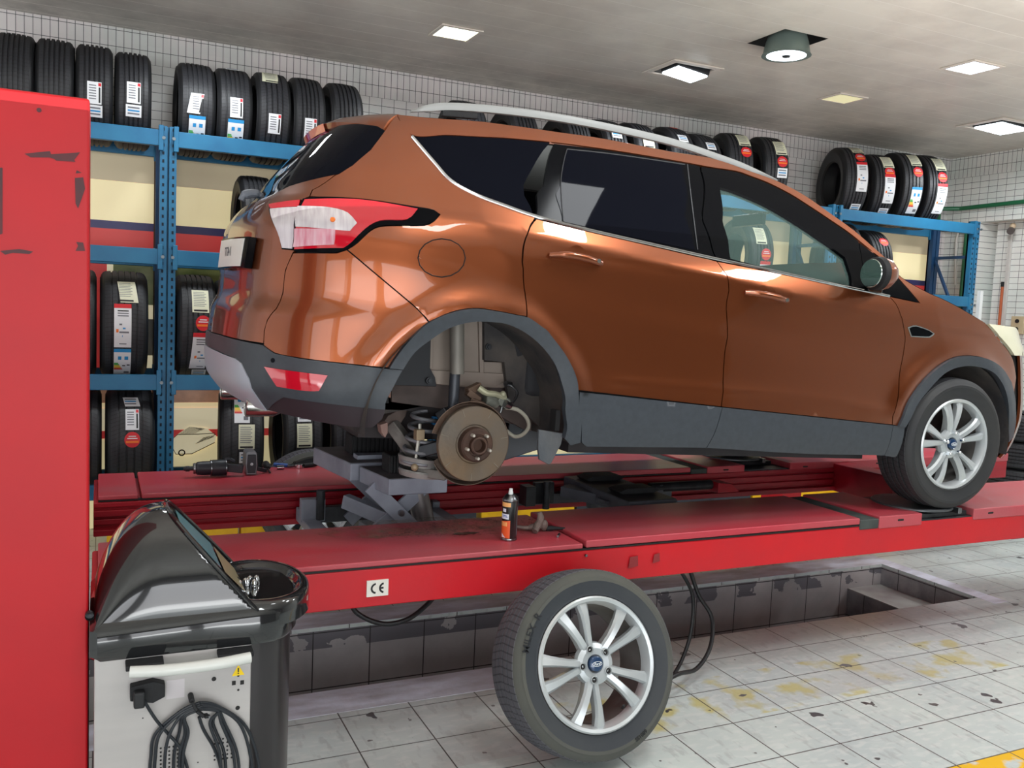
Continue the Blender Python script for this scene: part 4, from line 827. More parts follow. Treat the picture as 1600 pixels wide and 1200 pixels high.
# stacked dark tyres by the right wall
for i in range(4):
    mb = tyre_data[(.345, .235, TREAD.name)].copy(); C.objects.link(mb); mb.parent = None; mb.name = 'stacked_tyre'
    mb.rotation_euler = (PI/2, 0, 0); mb.location = (7.55, 5.2, .12+i*.238); tag(mb, ['lowest', 'second', 'third', 'topmost'][i]+' black tyre of the stack behind the front bumper', 'tyre')
# yellow drum
c = at(1357, 760, 5.9); t = thing('yellow_drum', (c.x, 5.9, 0), 'yellow drum with a metal band behind the front wheel', 'drum')
m = MB(); m.lathe([(.0001, 0), (.16, 0), (.165, .02), (.165, .88), (.16, .90), (.0001, .90)], (c.x, 5.9, 0), seg=36); m.build('drum_body', YEL, t)
m = MB(); zb_ = at(1357, 732, 5.74).z; m.lathe([(.167, zb_-.015), (.170, zb_-.01), (.170, zb_+.01), (.167, zb_+.015)], (c.x, 5.9, 0), seg=36); m.build('metal_band', CHR, t)
# ================================================================== service machine in front
GB = mat('dark metallic plastic', (44, 45, 47), .12, .35, coat=1.); GB2 = mat('dark panel plastic', (50, 47, 49), .3, .2, coat=.3)
SILV = mat('brushed pale steel', (190, 186, 184), .42, .35, n=(3, .5, (172, 168, 168), (.4, 1, 3))); WH = mat('white handle', (212, 214, 210), .35, coat=.3)
sm = thing('service_station', (.3, 2.9, 0), 'dark grey refrigerant service machine with white handle beside the red column', 'service machine')
YA = 2.66; D_ = .485
xa, xb = at(147, 1012, YA).x, at(393, 1000, YA).x
zt_ = at(393, 1000, YA).z
XR_ = .60; cy = YA+D_/2
# plan outline: square back, rounded front
def outline(ex=0., n=14, xr=None):
    xr = xr or XR_-.02
    pts = [(xa-ex, YA-ex+.02), (xa-ex+.02, YA-ex)]
    r = D_/2+ex; cx = xr-.14
    k = .14+ex
    pts += [(xb+.0, YA-ex)]
    for i in range(n+1):
        a = -PI/2+PI*i/n; pts.append((cx+math.copysign(abs(math.cos(a))**.8, math.cos(a))*k, cy+math.sin(a)*r))
    pts += [(xa-ex+.02, YA+D_+ex), (xa-ex, YA+D_+ex-.02)]
    return pts
m = MB(); m.prism(outline(-.008), lambda a, b: (a, b, .08), lambda a, b: (a, b, zt_)); m.build('cabinet_body', GB2, sm, angle=30)
m = MB(); m.prism([(xa+.0, .08), (xb, .08), (xb, zt_-.002+.003), (xa, zt_-.002)], lambda a, b: (a, YA-.004, b), lambda a, b: (a, YA+.01, b)); back = m.build('steel_side_panel', SILV, sm, bevel=.004)
# collar under the hood
m = MB(); ol = [outline(e) for e in (.004, .012, .012, -.004)]; zs = [zt_-.012, zt_+.0, zt_+.075, zt_+.095]
n = len(ol[0]); vs = [(x, y, z) for o, z in zip(ol, zs) for x, y in o]; fs = [(i*n+j, i*n+(j+1) % n, (i+1)*n+(j+1) % n, (i+1)*n+j) for i in range(3) for j in range(n)]
fs += [tuple(range(n))[::-1], tuple(range(3*n, 4*n))]; m.add(vs, fs); m.build('collar', GB, sm, angle=40)
# hood: a dome cut by the sloping screen plane
ztop = zt_+.09; pk = at(258, 790, cy-.02)
XH1 = at(400, 960, YA+.06).x; z0 = ztop-.012; HM = pk.z-z0; xm = pk.x
def dk(v): return max(0., 1-abs(v)**2.7)**.62
def dome(x): return HM*(1.0 if x > xm else max(0., 1-((xm-x)/(xm-xa+.002))**2.3)**.62)
def plane(x): return HM*(XH1-x)/(XH1-pk.x)
m = MB(); xs_ = [xa-.002+(xm-xa+.002)*(1-math.cos(PI/2*i/22)) for i in range(23)]+[xm+(XH1-xm)*i/40 for i in range(1, 41)]; vv = [-math.cos(PI*j/64) for j in range(65)]
vs = [(x, cy+v*(D_/2-.003), z0+min(dome(x)*dk(v), plane(x))) for v in vv for x in xs_]; nr = len(xs_)
m.add(vs, [(j*nr+i, j*nr+i+1, (j+1)*nr+i+1, (j+1)*nr+i) for j in range(len(vv)-1) for i in range(nr-1)]); hood = m.build('hood', GB, sm, angle=60, fixn=False)
# screen frame and display on the sloped face
dx, dz = XH1-pk.x, ztop-.01-pk.z; ln = math.hypot(dx, dz); ux, uz = dx/ln, dz/ln; nx, nz_ = -uz, ux
def scp(s, y, h=0): return (pk.x+ux*s+nx*h, y, pk.z+uz*s+nz_*h)
loop = []
for i in range(41):
    f = i/40; x = xm+(XH1-xm)*f; k = min(1., plane(x)/HM); v = (1-k**(1/.62))**(1/2.7); loop.append((x, v))
m = MB(); pts = [Vector((x, cy-v*(D_/2-.003), z0+plane(x)))+Vector((.002, 0, .002)) for x, v in loop[::-1]]+[Vector((x, cy+v*(D_/2-.003), z0+plane(x)))+Vector((.002, 0, .002)) for x, v in loop[1:]]
m.tube(pts, .006, 8); m.build('screen_frame', GB, hood)
m = MB(); m.add([scp(ln*.14, cy-.09, .003), scp(ln*.6, cy-.15, .003), scp(ln*.6, cy+.15, .003), scp(ln*.14, cy+.09, .003)], [(0, 1, 2, 3)]); m.build('display', mat('blue-green display', (90, 150, 160), .2), hood)
m = MB(); m.add([scp(ln*.64, cy-.15, .003), scp(ln*.9, cy-.13, .003), scp(ln*.9, cy+.13, .003), scp(ln*.64, cy+.15, .003)], [(0, 1, 2, 3)]); m.build('key_pad', mat('olive keypad', (150, 140, 110), .3), hood)
m = MB(); m.lathe([(.012, 0), (.012, .02), (.0001, .022)], (xa-.012, YA+.03, ztop+.02), 'Y', 16); m.build('hinge', DSTEEL, sm)
# round tray in front
tc_ = (XR_-.13, cy, ztop-.005)
m = MB(); m.lathe([(.0001, .001), (.112, .001), (.122, .006), (.130, .018), (.140, .026), (.152, .026), (.162, .018), (.165, -.02), (.165, -.05)], tc_, seg=56, T=Matrix.Translation(tc_) @ Matrix.Diagonal((1., 1.48, 1, 1)) @ Matrix.Translation(-Vector(tc_))); tr_ = m.build('tray', GB, sm, angle=60)
# handle
m = MB(); h0, h1 = at(203, 1050, YA-.05), at(391, 1027, YA-.05); hm = (h0+h1)/2+Vector((0, -.012, -.004))
m.tube(catmull([h0, h0.lerp(h1, .25)+Vector((0, -.01, -.003)), hm, h0.lerp(h1, .75)+Vector((0, -.01, -.003)), h1], 6), .0165, 16); m.build('handle', WH, sm)
for q in (h0.lerp(h1, .12), h0.lerp(h1, .88)):
    m = MB(); m.bar(q+Vector((0, .0, .008)), q+Vector((0, .06, .012)), .10, .016); m.build('handle_bracket', BLACK, sm, bevel=.003)
# plug, sticker, holes
c = at(228, 1076, YA-.01); m = MB()
m.prism([(-.042, -.022), (.018, -.036), (.05, -.022), (.05, .016), (.018, .028), (-.042, .020)], lambda a, b: (c.x+a, YA-.035, c.z+b), lambda a, b: (c.x+a, YA-.002, c.z+b)); m.build('power_inlet', BLACK, sm, bevel=.003)
m = MB(); m.box((c.x-.034, YA-.062, c.z-.036), (c.x-.004, YA-.03, c.z+.012)); m.build('plug', HOSE, sm, bevel=.006)
c = at(372, 1047, YA); m = MB(); s_ = .018; m.add([(c.x-s_, YA-.0052, c.z-s_*.8), (c.x+s_, YA-.0052, c.z-s_*.8), (c.x, YA-.0052, c.z+s_)], [(0, 1, 2)]); ws = m.build('warning_sticker', mat('yellow sticker', (246, 208, 20), .4), sm, fixn=False)
m = MB(); m.add([(c.x-.0016, YA-.006, c.z-.004), (c.x+.0016, YA-.006, c.z-.004), (c.x+.0022, YA-.006, c.z+.009), (c.x-.0022, YA-.006, c.z+.009)], [(0, 1, 2, 3)]); m.box((c.x-.0018, YA-.0062, c.z-.0095), (c.x+.0018, YA-.0058, c.z-.006)); m.build('exclamation_mark', INK, ws, smooth=False, fixn=False)
m = MB()
for px, py, r in ((334, 1060, .0068), (371, 1105, .0068), (372, 1055, .0035), (372, 1077, .0035), (223, 1121, .0022), (309, 1190, .0022)):
    c = at(px, py, YA); m.lathe([(.0001, 0), (r, 0)], (c.x, YA-.0048, c.z), 'Y', 14)
for px, py in ((365, 1066), (378, 1065)): c = at(px, py, YA); m.box((c.x-.0055, YA-.0052, c.z-.007), (c.x+.0055, YA-.0046, c.z+.006))
for gx, gy, nx_, ny_ in ((251, 1168, 6, 6), (335, 1155, 5, 6)):
    for i in range(nx_):
        for j in range(ny_):
            c = at(gx+i*6.6, gy-i*.9+j*6.2, YA); m.lathe([(.0001, 0), (.0032, 0)], (c.x, YA-.0048, c.z), 'Y', 8)
m.build('panel_hole', LUG, sm, smooth=False, fixn=False); C.objects['panel_hole']['kind'] = 'stuff'
m = MB(); a, b = at(260, 1063, YA), at(288, 1088, YA); m.box((a.x, YA-.0046, b.z), (b.x, YA-.004, a.z)); m.build('faded_sticker', mat('faded sticker', (202, 196, 200), .5), sm)
c = at(306, 1112, YA-.03); m = MB()
pp = [at(300, 1096, YA-.05), at(307, 1110, YA-.055), at(318, 1119, YA-.055), at(326, 1118, YA-.05)]
for a, b in zip(pp, pp[1:]): m.bar(a, b, .008, .022, up=(0, 1, 0))
m.cyl((pp[0].x, YA-.05, pp[0].z), (pp[0].x, YA, pp[0].z), .008, seg=10); m.build('cable_hook', BLACK, sm, bevel=.002)
m = MB(); m.cyl((pp[-1].x, YA-.062, pp[-1].z), (pp[-1].x, YA-.05, pp[-1].z), .004, seg=10); m.build('screw', STEEL, sm)
# cable
random.seed(5); m = MB()
def cab(pts): m.tube([at(x, y, YA-yo) for x, y, yo in pts], .0047, 8, smooth=8)
cab([(222, 1090, .045), (228, 1100, .04), (244, 1125, .03), (262, 1146, .02), (280, 1166, .02), (290, 1190, .02), (300, 1230, .02)])
for k, (xl, xr_, yb_, y0_) in enumerate([(236, 402, 1290, 1098), (243, 372, 1285, 1101), (258, 366, 1270, 1104), (272, 352, 1275, 1106), (281, 392, 1300, 1103), (286, 345, 1262, 1108)]):
    cx_ = 312+k; yo = .016+.006*(k % 3)
    cab([(cx_, y0_, .035), (cx_-28+(cx_-xl)*.0, y0_+12, .03), (xl+8, 1145, yo), (xl, 1180, yo), (xl+2, 1220, yo), ((xl+cx_)/2, yb_-20, yo), (cx_+10, yb_, yo), ((xr_+cx_)/2+10, yb_-25, yo), (xr_, 1220, yo), (xr_-2, 1175, yo), (xr_-22+k, 1130, yo), (cx_+25, y0_+4, .03), (cx_, y0_, .035)])
cab([(311, 1120, .03), (318, 1140, .02), (335, 1170, .015), (345, 1200, .015), (350, 1240, .02)])
tag(m.build('power_cable', mat('black cable', (34, 38, 44), .4)), 'black power cable coiled on the hook of the service machine', 'cable')
# lug nuts in the tray
k = 0
for (px, py) in ((376, 897), (384, 891), (391, 899), (398, 892), (387, 906), (401, 901), (379, 908), (396, 909), (370, 902)):
    q = at(px, py, cy-.04+.02*(k % 3)); z = ztop+.004; r_ = .0115
    m = MB(); m.lathe([(r_*.95, 0), (r_, .003), (r_*.9, .016), (r_*.6, .026), (.0001, .030)], (q.x, q.y, z), seg=12)
    if k < 6: tag(m.build('lug_nut', CHR), 'chrome wheel nut in the tray of the service machine', 'wheel nut', 'wheel nuts heaped in the tray')
    else: tag(m.build('lug_nut', DSTEEL), 'dark wheel nut among the chrome ones in the tray', 'wheel nut', 'dark wheel nuts in the tray')
    k += 1
# ================================================================== car surface
TH = .0487; CX, CY, CZ = 3.995, 4.058, .743
def c2w(x, y, z):
    c, s = math.cos(TH), math.sin(TH); return Vector((CX+x*c+z*s, CY-y, CZ-x*s+z*c))
def w2c(p):
    c, s = math.cos(TH), math.sin(TH); X, Y, Z = p[0]-CX, CY-p[1], p[2]-CZ; return (X*c-Z*s, Y, X*s+Z*c)
def tab(T):
    n = len(T); xs = [float(t[0]) for t in T]; ys = [float(t[1]) for t in T]
    h = [xs[i+1]-xs[i] for i in range(n-1)]; d = [(ys[i+1]-ys[i])/h[i] for i in range(n-1)]; ms = [d[0]]+[0.]*(n-2)+[d[-1]]
    for k in range(1, n-1):
        if d[k-1]*d[k] > 0: ms[k] = 3*(h[k-1]+h[k])/((2*h[k]+h[k-1])/d[k-1]+(h[k]+2*h[k-1])/d[k])
    def f(x):
        if x <= xs[0]: return ys[0]
        if x >= xs[-1]: return ys[-1]
        i = 0
        while x > xs[i+1]: i += 1
        t = (x-xs[i])/h[i]
        return (1+2*t)*(1-t)**2*ys[i]+t*(1-t)**2*h[i]*ms[i]+t*t*(3-2*t)*ys[i+1]+t*t*(t-1)*h[i]*ms[i+1]
    return f
fXR = tab([[.2, -3.382], [.35, -3.503], [.45, -3.574], [.58, -3.585], [.72, -3.576], [.8, -3.548], [.92, -3.546], [1.05, -3.54], [1.15, -3.496], [1.22, -3.43], [1.3, -3.38], [1.4, -3.307], [1.52, -3.20], [1.6, -3.08], [1.69, -2.9], [1.8, -2.7]])
fXF = tab([[.20, .80], [.3, .86], [.4, .895], [.55, .925], [.70, .905], [.85, .86], [.95, .79], [1.1, .76], [1.8, .76]])
fW = tab([[.20, .84], [.28, .885], [.40, .905], [.47, .908], [.55, .900], [.70, .896], [.85, .902], [.94, .905], [1.0, .902], [1.08, .885], [1.15, .857], [1.3, .795], [1.45, .73], [1.55, .68], [1.62, .63], [1.70, .55], [1.8, .40]])
RTT = [(0, 0), (.3, .012), (.55, .045), (.72, .11), (.84, .21), (.92, .36), (.97, .57), (1., .95)]
FTT = [(0, 0), (.3, .015), (.55, .05), (.73, .12), (.86, .24), (.94, .42), (.98, .66), (1., 1.0)]
def cum(T):
    o = [0]
    for a, b in zip(T, T[1:]): o.append(o[-1]+math.hypot((b[0]-a[0])*.91, b[1]-a[1]))
    return o
RC, FC = cum(RTT), cum(FTT); S1 = RC[-1]; S2 = S1+2.55; S3 = S2+FC[-1]
fRx = tab([(c, t[1]) for c, t in zip(RC, RTT)]); fRy = tab([(c, t[0]) for c, t in zip(RC, RTT)])
fFx = tab([(S3-c, t[1]) for c, t in zip(FC, FTT)][::-1]); fFy = tab([(S3-c, t[0]) for c, t in zip(FC, FTT)][::-1])
fCZ = tab([(-3.4, 1.16), (-2.8, 1.138), (-2.38, 1.105), (-1.9, 1.068), (-1.5, 1.035), (-.9, .975), (-.45, .95), (.3, .93), (.9, .9)])
fLZ = tab([(-2.6, .60), (-2.2, .567), (-1.9, .552), (-1.2, .548), (-.85, .535), (-.45, .49), (0, .45)])
def sm_(a, b, x): t = max(0., min(1., (x-a)/(b-a))); return t*t*(3-2*t)
def Pc(s, v):
    sg = 1
    if s < 0: s = -s; sg = -1
    if s > S3: s = 2*S3-s; sg = -1
    xr, xf, w = fXR(v), fXF(v), fW(v); up = max(0, min(1, (v-1.0)/.3)); kr = 1-.35*up
    if s < S1: x = xr+fRx(s)*kr; y = w*fRy(s)
    elif s > S2: x = xf-fFx(s); y = w*fFy(s)
    else:
        a = xr+.95*kr; b = xf-1.0; x = a+(b-a)*(s-S1)/(S2-S1); y = w
    if y > .5:
        d = v-fCZ(x); k = sm_(-3.25, -2.7, x)*(1-sm_(.1, .7, x)); D = 0.
        D += k*(.008*math.exp(-max(d, 0)/.06) if d > 0 else .008*math.exp(d/.022)-.012*math.exp(-((d+.15)/.10)**2))
        kl = sm_(-2.3, -2.0, x)*(1-sm_(-.62, -.36, x)); dl = v-fLZ(x); D += kl*.010*math.exp(-abs(dl)/.035)
        for xw in (-2.69, 0.):
            rr = math.hypot(x-xw, v-.345); D += .020*math.exp(-((rr-.47)/.055)**2)*sm_(.40, .6, v)
        y += D
    return Vector((x, sg*y, v))
def Pn(s, v):
    e = 4e-3; a = Pc(s+e, v)-Pc(s-e, v); b = Pc(s, v+e)-Pc(s, v-e); return b.cross(a).normalized()
def SP(s, v, off=0., mir=False):
    p = Pc(s, v)+Pn(s, v)*off
    if mir: p.y = -p.y
    return c2w(*p)
# survey mesh: image points of the car's outlines -> (s, v) on the body surface
NS, NV = 230, 150; BV = []; BP = []
for j in range(NV+1):
    v = .2+1.6*j/NV
    for i in range(NS+1):
        s = S3*i/NS; BV.append(SP(s, v)); BP.append((s, v))
BF = [t for j in range(NV) for i in range(NS) for a in [j*(NS+1)+i] for t in ((a, a+1, a+NS+2), (a, a+NS+2, a+NS+1))]
BT = BVHTree.FromPolygons(BV, BF)
_pa = np.array([tuple(p-EYE) for p in BV]); _z = _pa @ np.array(FW); _pj = np.stack([800+FPX*(_pa @ np.array(RT_))/_z, 600-FPX*(_pa @ np.array(UP_))/_z], 1)
def hit(x, y):
    loc, n, i, d = BT.ray_cast(EYE, ray(x, y).normalized())
    if loc is None:
        k = int(((_pj-np.array([x, y]))**2).sum(1).argmin()); return BP[k]
    t = BF[i]; r = barycentric_transform(loc, BV[t[0]], BV[t[1]], BV[t[2]], *[Vector((*BP[k], 0)) for k in t]); return (r.x, r.y)
def H(pts): return [hit(*p) for p in pts]
def inside(p, poly):
    x, y = p; c = False; n = len(poly)
    for i in range(n):
        x1, y1 = poly[i]; x2, y2 = poly[(i+1) % n]
        if (y1 > y) != (y2 > y) and x < (x2-x1)*(y-y1)/(y2-y1)+x1: c = not c
    return c
def segd(p, poly):
    P_ = np.array(poly); Q = np.roll(P_, -1, 0); d = Q-P_; t = np.clip(((np.array(p)-P_)*d).sum(1)/np.maximum((d*d).sum(1), 1e-12), 0, 1); return np.sqrt((((P_+d*t[:, None])-np.array(p))**2).sum(1)).min()
def inset(poly, d):
    if d == 0: return poly
    a = sum(poly[i][0]*poly[(i+1) % len(poly)][1]-poly[(i+1) % len(poly)][0]*poly[i][1] for i in range(len(poly))); sg = 1 if a > 0 else -1; out = []; n = len(poly)
    for i in range(n):
        p0, p1, p2 = Vector(poly[i-1]), Vector(poly[i]), Vector(poly[(i+1) % n]); e1 = (p1-p0); e2 = (p2-p1)
        if e1.length < 1e-6 or e2.length < 1e-6: out.append(tuple(p1)); continue
        e1.normalize(); e2.normalize(); n1 = Vector((-e1.y, e1.x))*sg; n2 = Vector((-e2.y, e2.x))*sg; b = n1+n2
        if b.length < .3: b = n1
        b.normalize(); k = max(.5, b.dot(n1)); out.append(tuple(p1+b*(d/k)))
    return out
def resamp(poly, h, smooth=False):
    out = []; n = len(poly)
    for i in range(n):
        a, b = Vector(poly[i]), Vector(poly[(i+1) % n]); k = max(1, int((b-a).length/h))
        for j in range(k): out.append(tuple(a.lerp(b, j/k)))
    return out
def rnd(poly, keep=32.):
    """round a traced outline: shallow corners become curves, sharp corners stay"""
    P_ = [Vector(p) for p in poly]; n = len(P_); out = []
    def corner(i):
        a = P_[i]-P_[i-1]; b = P_[(i+1) % n]-P_[i]
        return a.length > 1e-6 and b.length > 1e-6 and a.angle(b) > math.radians(keep)
    cr = [corner(i) for i in range(n)]
    for i in range(n):
        b, c = P_[i], P_[(i+1) % n]; a = P_[i-1] if not cr[i] else b*2-c; d = P_[(i+2) % n] if not cr[(i+1) % n] else c*2-b
        L_ = (c-b).length; k = max(1, min(8, int(L_/.02)))
        if (a-b).length > 2.5*L_: a = b+(a-b).normalized()*L_*1.5
        if (d-c).length > 2.5*L_: d = c+(d-c).normalized()*L_*1.5
        for j in range(k):
            t = j/k; out.append(tuple(.5*((2*b)+(c-a)*t+(2*a-5*b+4*c-d)*t*t+(3*b-a-3*c+d)*t**3)))
    return out
def panel(name, poly, m, parent, off=0., thick=.014, ins=.0025, h=.024, mir=False, holes=(), round_=True, build=True, sv=False):
    P0 = list(poly) if sv else H(poly)
    if round_: P0 = rnd(P0)
    P0 = inset(P0, ins); B_ = resamp(P0, h); hs = [resamp(inset(rnd(q) if round_ else q, -0.0), h) for q in holes]
    pts = list(B_); edges = [(i, (i+1) % len(B_)) for i in range(len(B_))]; loops = [list(range(len(B_)))]
    for q in hs:
        k = len(pts); pts += q; edges += [(k+i, k+(i+1) % len(q)) for i in range(len(q))]; loops.append([k+i for i in range(len(q))])
    xs = [p[0] for p in B_]; ys = [p[1] for p in B_]; row = 0; y = min(ys)+h*.5
    while y < max(ys):
        x = min(xs)+(h*.5 if row % 2 else 0)
        while x < max(xs):
            if inside((x, y), B_) and segd((x, y), B_) > h*.45 and not any(inside((x, y), q) or segd((x, y), q) < h*.45 for q in hs): pts.append((x, y))
            x += h
        y += h*.87; row += 1
    r = delaunay_2d_cdt([Vector(p) for p in pts], edges, [], 0, 1e-6); V2, F2 = r[0], r[2]
    tri = []
    for f in F2:
        c = sum((V2[i] for i in f), Vector((0, 0)))/len(f)
        if inside(c, B_) and not any(inside(c, q) for q in hs): tri.append(tuple(f))
    mb = MB(); vs = [SP(p[0], p[1], off, mir) for p in V2]
    mb.add(vs, tri if mir else [t[::-1] for t in tri])
    if thick:
        orig = {}
        for k, o in enumerate(r[3]):
            for q in o: orig[q] = k
        for lp in loops:
            idx = [orig[i] for i in lp if i in orig]; n = len(idx); a = len(mb.v)
            top = [vs[i] for i in idx]; bot = [SP(V2[i][0], V2[i][1], off-thick, mir) for i in idx]
            mb.add(top+bot, [(i, (i+1) % n, n+(i+1) % n, n+i) for i in range(n)])
    if not build: return mb
    o = mb.build(name, m, parent, fixn=False, angle=40); return o
PAINT = mat('metallic copper paint', (142, 76, 44), .30, .82, coat=.9); PAINT.node_tree.nodes['Principled BSDF'].inputs['Coat Roughness'].default_value = .02
CLAD = mat('dark grey cladding', (62, 67, 74), .45, n=(40, .5, (56, 60, 67))); SKID = mat('satin silver skid', (186, 190, 202), .38, .3); UNDER = mat('purple black underside', (50, 40, 46), .55)
BLK = mat('gloss black trim', (12, 13, 16), .12, spec=.1, ior=1.3); DKG = mat('privacy glass', (11, 13, 21), .03, spec=.1, ior=1.25); CHT = mat('belt chrome', (200, 204, 208), .18, 1.)
SHELL = mat('dark inner body', (20, 20, 22), .8); CLR = mat('clear green glass', (150, 186, 178), .0, alpha=.16); HEADL = mat('grey headliner', (120, 124, 124), .8)
REDG = mat('red lamp plastic', (196, 16, 40), .08, coat=1.); CLG = mat('clear lamp plastic', (224, 218, 222), .1, .3, coat=1., n=(30, .4, (196, 186, 194), (3, 1, .15))); PINK = mat('pink lamp plastic', (206, 120, 140), .1, coat=1., n=(25, .5, (220, 190, 200), (3, 1, .3)))
rooftop=[(621,179),(660,183),(700,186),(754,190),(800,196),(870,206),(940,216),(1045,236),(1115,248),(1171,267),(1215,283),(1257,305),(1300,335),(1337,362),(1375,395),(1388,407)]
winTop=[(644,211),(700,211),(760,214),(862,222),(940,232),(1010,243),(1073,254),(1111,261),(1150,267),(1171,274),(1202,286),(1237,304),(1270,325),(1300,345),(1325,362),(1350,382),(1375,402)]
qwinL=[(644,214),(655,227),(680,256),(705,283),(745,305),(790,322),(833,337)]
rdSeam=[(836,342),(826,360),(818,385),(816,410),(818,440),(822,470),(823,495)]
archO=[(607,575),(614,563),(635,535),(670,503),(705,488),(740,482),(775,486),(810,493),(823,496),(845,511),(855,519),(880,552),(897,585),(902,610)]
archI=[(629,577),(647,550),(672,530),(700,512),(735,502),(772,502),(797,507),(825,522),(850,545),(867,570),(877,600),(882,630),(884,660),(881,684)]
midSeam=[(1120,408),(1136,430),(1139,454),(1136,500),(1131,570),(1127,636)]
ffSeam=[(1389,463),(1400,475),(1407,492),(1412,512),(1411,555),(1405,590),(1395,650),(1394,664)]
farchO=[(1402,666),(1417,630),(1437,600),(1462,575),(1487,560),(1512,556),(1537,560),(1562,575),(1577,597),(1583,625)]
farchI=[(1412,667),(1430,633),(1450,607),(1475,582),(1500,572),(1525,572),(1550,582),(1566,605),(1573,635)]
hoodE=[(1393,415),(1405,430),(1422,442),(1450,457),(1475,468),(1500,481),(1525,496),(1540,505)]
lampO=[(474,311),(495,308),(565,311),(635,321),(677,328),(687,335),(677,346),(663,352),(600,353),(579,360),(544,388),(526,395),(460,393)]
tgSeamL=[(458,395),(446,423),(442,458),(432,482),(418,500),(413,517),(412,537)]
glassE=[(602,203),(579,234),(551,258),(530,271),(488,280),(453,290),(425,304)]
P_ = dict(
 roof_side=rooftop+winTop[::-1],
 quarter=[(621,179),(644,211)]+qwinL[1:]+rdSeam+archO[7:2:-1]+[(542,390),(579,360),(600,353),(663,352),(677,346),(687,335),(677,328),(635,321),(565,311),(495,308),(484,307),(488,297),(523,274),(530,271),(551,258),(579,234),(602,203)],
 bumper=[(542,390),(670,503)]+archO[2::-1]+[(545,569),(470,560),(430,552),(412,540)]+tgSeamL[::-1]+[(526,395)],
 qwin=[(644,211),(700,211),(760,214),(860,222),(835,338)]+qwinL[:0:-1],
 rframe=[(866,224),(940,233),(1010,244),(1073,255),(1094,259),(1100,300),(1119,405),(1000,378),(900,355),(837,340),(850,290)],
 rglass=[(886,233),(960,241),(1066,258),(1073,310),(1086,391),(1000,373),(879,346),(875,290),(879,255)],
 fframe=[(1096,260),(1111,262),(1150,268),(1171,275),(1202,287),(1237,305),(1270,326),(1300,346),(1325,363),(1342,377),(1347,405),(1354,455),(1300,443),(1200,422),(1121,406),(1102,300)],
 fopen=[(1125,292),(1155,302),(1200,322),(1250,352),(1287,377),(1321,402),(1330,430),(1331,447),(1225,425),(1142,404),(1136,367),(1130,330)],
 sail=[(1343,379),(1375,403),(1388,412),(1400,430),(1437,473),(1392,463),(1355,455),(1347,405)],
 rdoor=[(838,342),(900,357),(1000,380),(1120,408)]+midSeam[1:]+archO[:7:-1]+rdSeam[::-1][1:-1],
 fdoor=[(1120,408),(1200,424),(1300,445),(1357,457),(1389,463)]+ffSeam[1:]+midSeam[::-1][:-1],
 fender=ffSeam+farchO+[(1588,590),(1582,560),(1560,530)]+hoodE[::-1]+[(1400,430),(1437,473)],
 rdclad=[(904,612),(1127,636),(1122,655),(1113,680),(1102,699),(1000,698),(915,697),(907,690),(904,650)],
 fdclad=[(1127,636),(1394,664),(1391,680),(1380,711),(1250,708),(1102,699),(1113,680),(1122,655)],
 fendclad=[(1394,664),(1412,667),(1408,690),(1398,714),(1380,711),(1391,680)],
 arch=archO+[(904,650),(905,690),(890,694)]+archI[::-1],
 farch=farchO+[(1584,650),(1580,682),(1573,690),(1573,660)]+farchI[::-1],
 diffS=[(370,559),(380,567),(392,592),(405,620),(419,640),(395,628)],
 reflector=[(415,572),(445,577),(514,586),(500,611),(480,611),(435,604),(427,592)],
)
car = thing('car', (CX, CY, CZ), 'copper orange compact SUV on the red lift with its near rear wheel removed', 'car')
def both(name, key, m, **k):
    o = panel(name, P_[key], m, car, **k); f = panel(name, P_[key], m, car, mir=True, h=k.get('h', .024)*1.8, **{q: w for q, w in k.items() if q != 'h'}); return o, f
qp = both('rear_quarter_panel', 'quarter', PAINT); rd = both('rear_door', 'rdoor', PAINT, h=.02); fd = both('front_door', 'fdoor', PAINT, h=.02); fe = both('front_fender', 'fender', PAINT, h=.022)
rs = both('roof_side', 'roof_side', PAINT, ins=.001, h=.02)
both('wheel_arch_trim', 'arch', CLAD, off=.012, thick=.03, ins=.0); both('wheel_arch_trim', 'farch', CLAD, off=.012, thick=.03, ins=.0); both('sill_trim', 'fendclad', CLAD, off=.008, thick=.02, ins=.001)
def kids(name, key, m, par, **k):
    return [panel(name, P_[key], m, par[i], mir=bool(i), **k) for i in (0, 1)]
kids('door_cladding', 'rdclad', CLAD, rd, off=.008, thick=.02, ins=.0015); kids('door_cladding', 'fdclad', CLAD, fd, off=.008, thick=.02, ins=.0015)
kids('quarter_window', 'qwin', DKG, qp, off=-.004, ins=.0, thick=.01)
kids('window_frame', 'rframe', BLK, rd, off=-.002, ins=.001, thick=.015)
kids('door_glass', 'rglass', DKG, rd, off=.0005, ins=.0, thick=.003)
fo = H(P_['fopen'])
for i in (0, 1):
    panel('window_frame', P_['fframe'], BLK, fd[i], off=-.002, ins=.001, thick=.03, mir=bool(i), holes=[fo], h=.02)
    panel('door_glass', P_['fopen'], CLR, fd[i], off=-.018, ins=-.004, thick=0, mir=bool(i))
kids('corner_trim', 'sail', BLK, fe, off=-.001, ins=.001, thick=.012)
# door frame mouldings: thin lines on the dark windows
def sline(m, pts, r, off, mir=False, sm=4, sv=False):
    sv_ = pts if sv else H(pts); m.tube(catmull([SP(a, b, off, mir) for a, b in sv_], sm), r, 6)
m = MB(); sline(m, [(1074,257),(1080,310),(1090,390)], .003, .0); sline(m, [(886,233),(880,256),(876,290),(880,346)], .0025, .001); sline(m, [(886,233),(960,241),(1070,257)], .003, .0); m.build('window_seal', mat('satin black seal', (46, 48, 52), .4), rd[0])
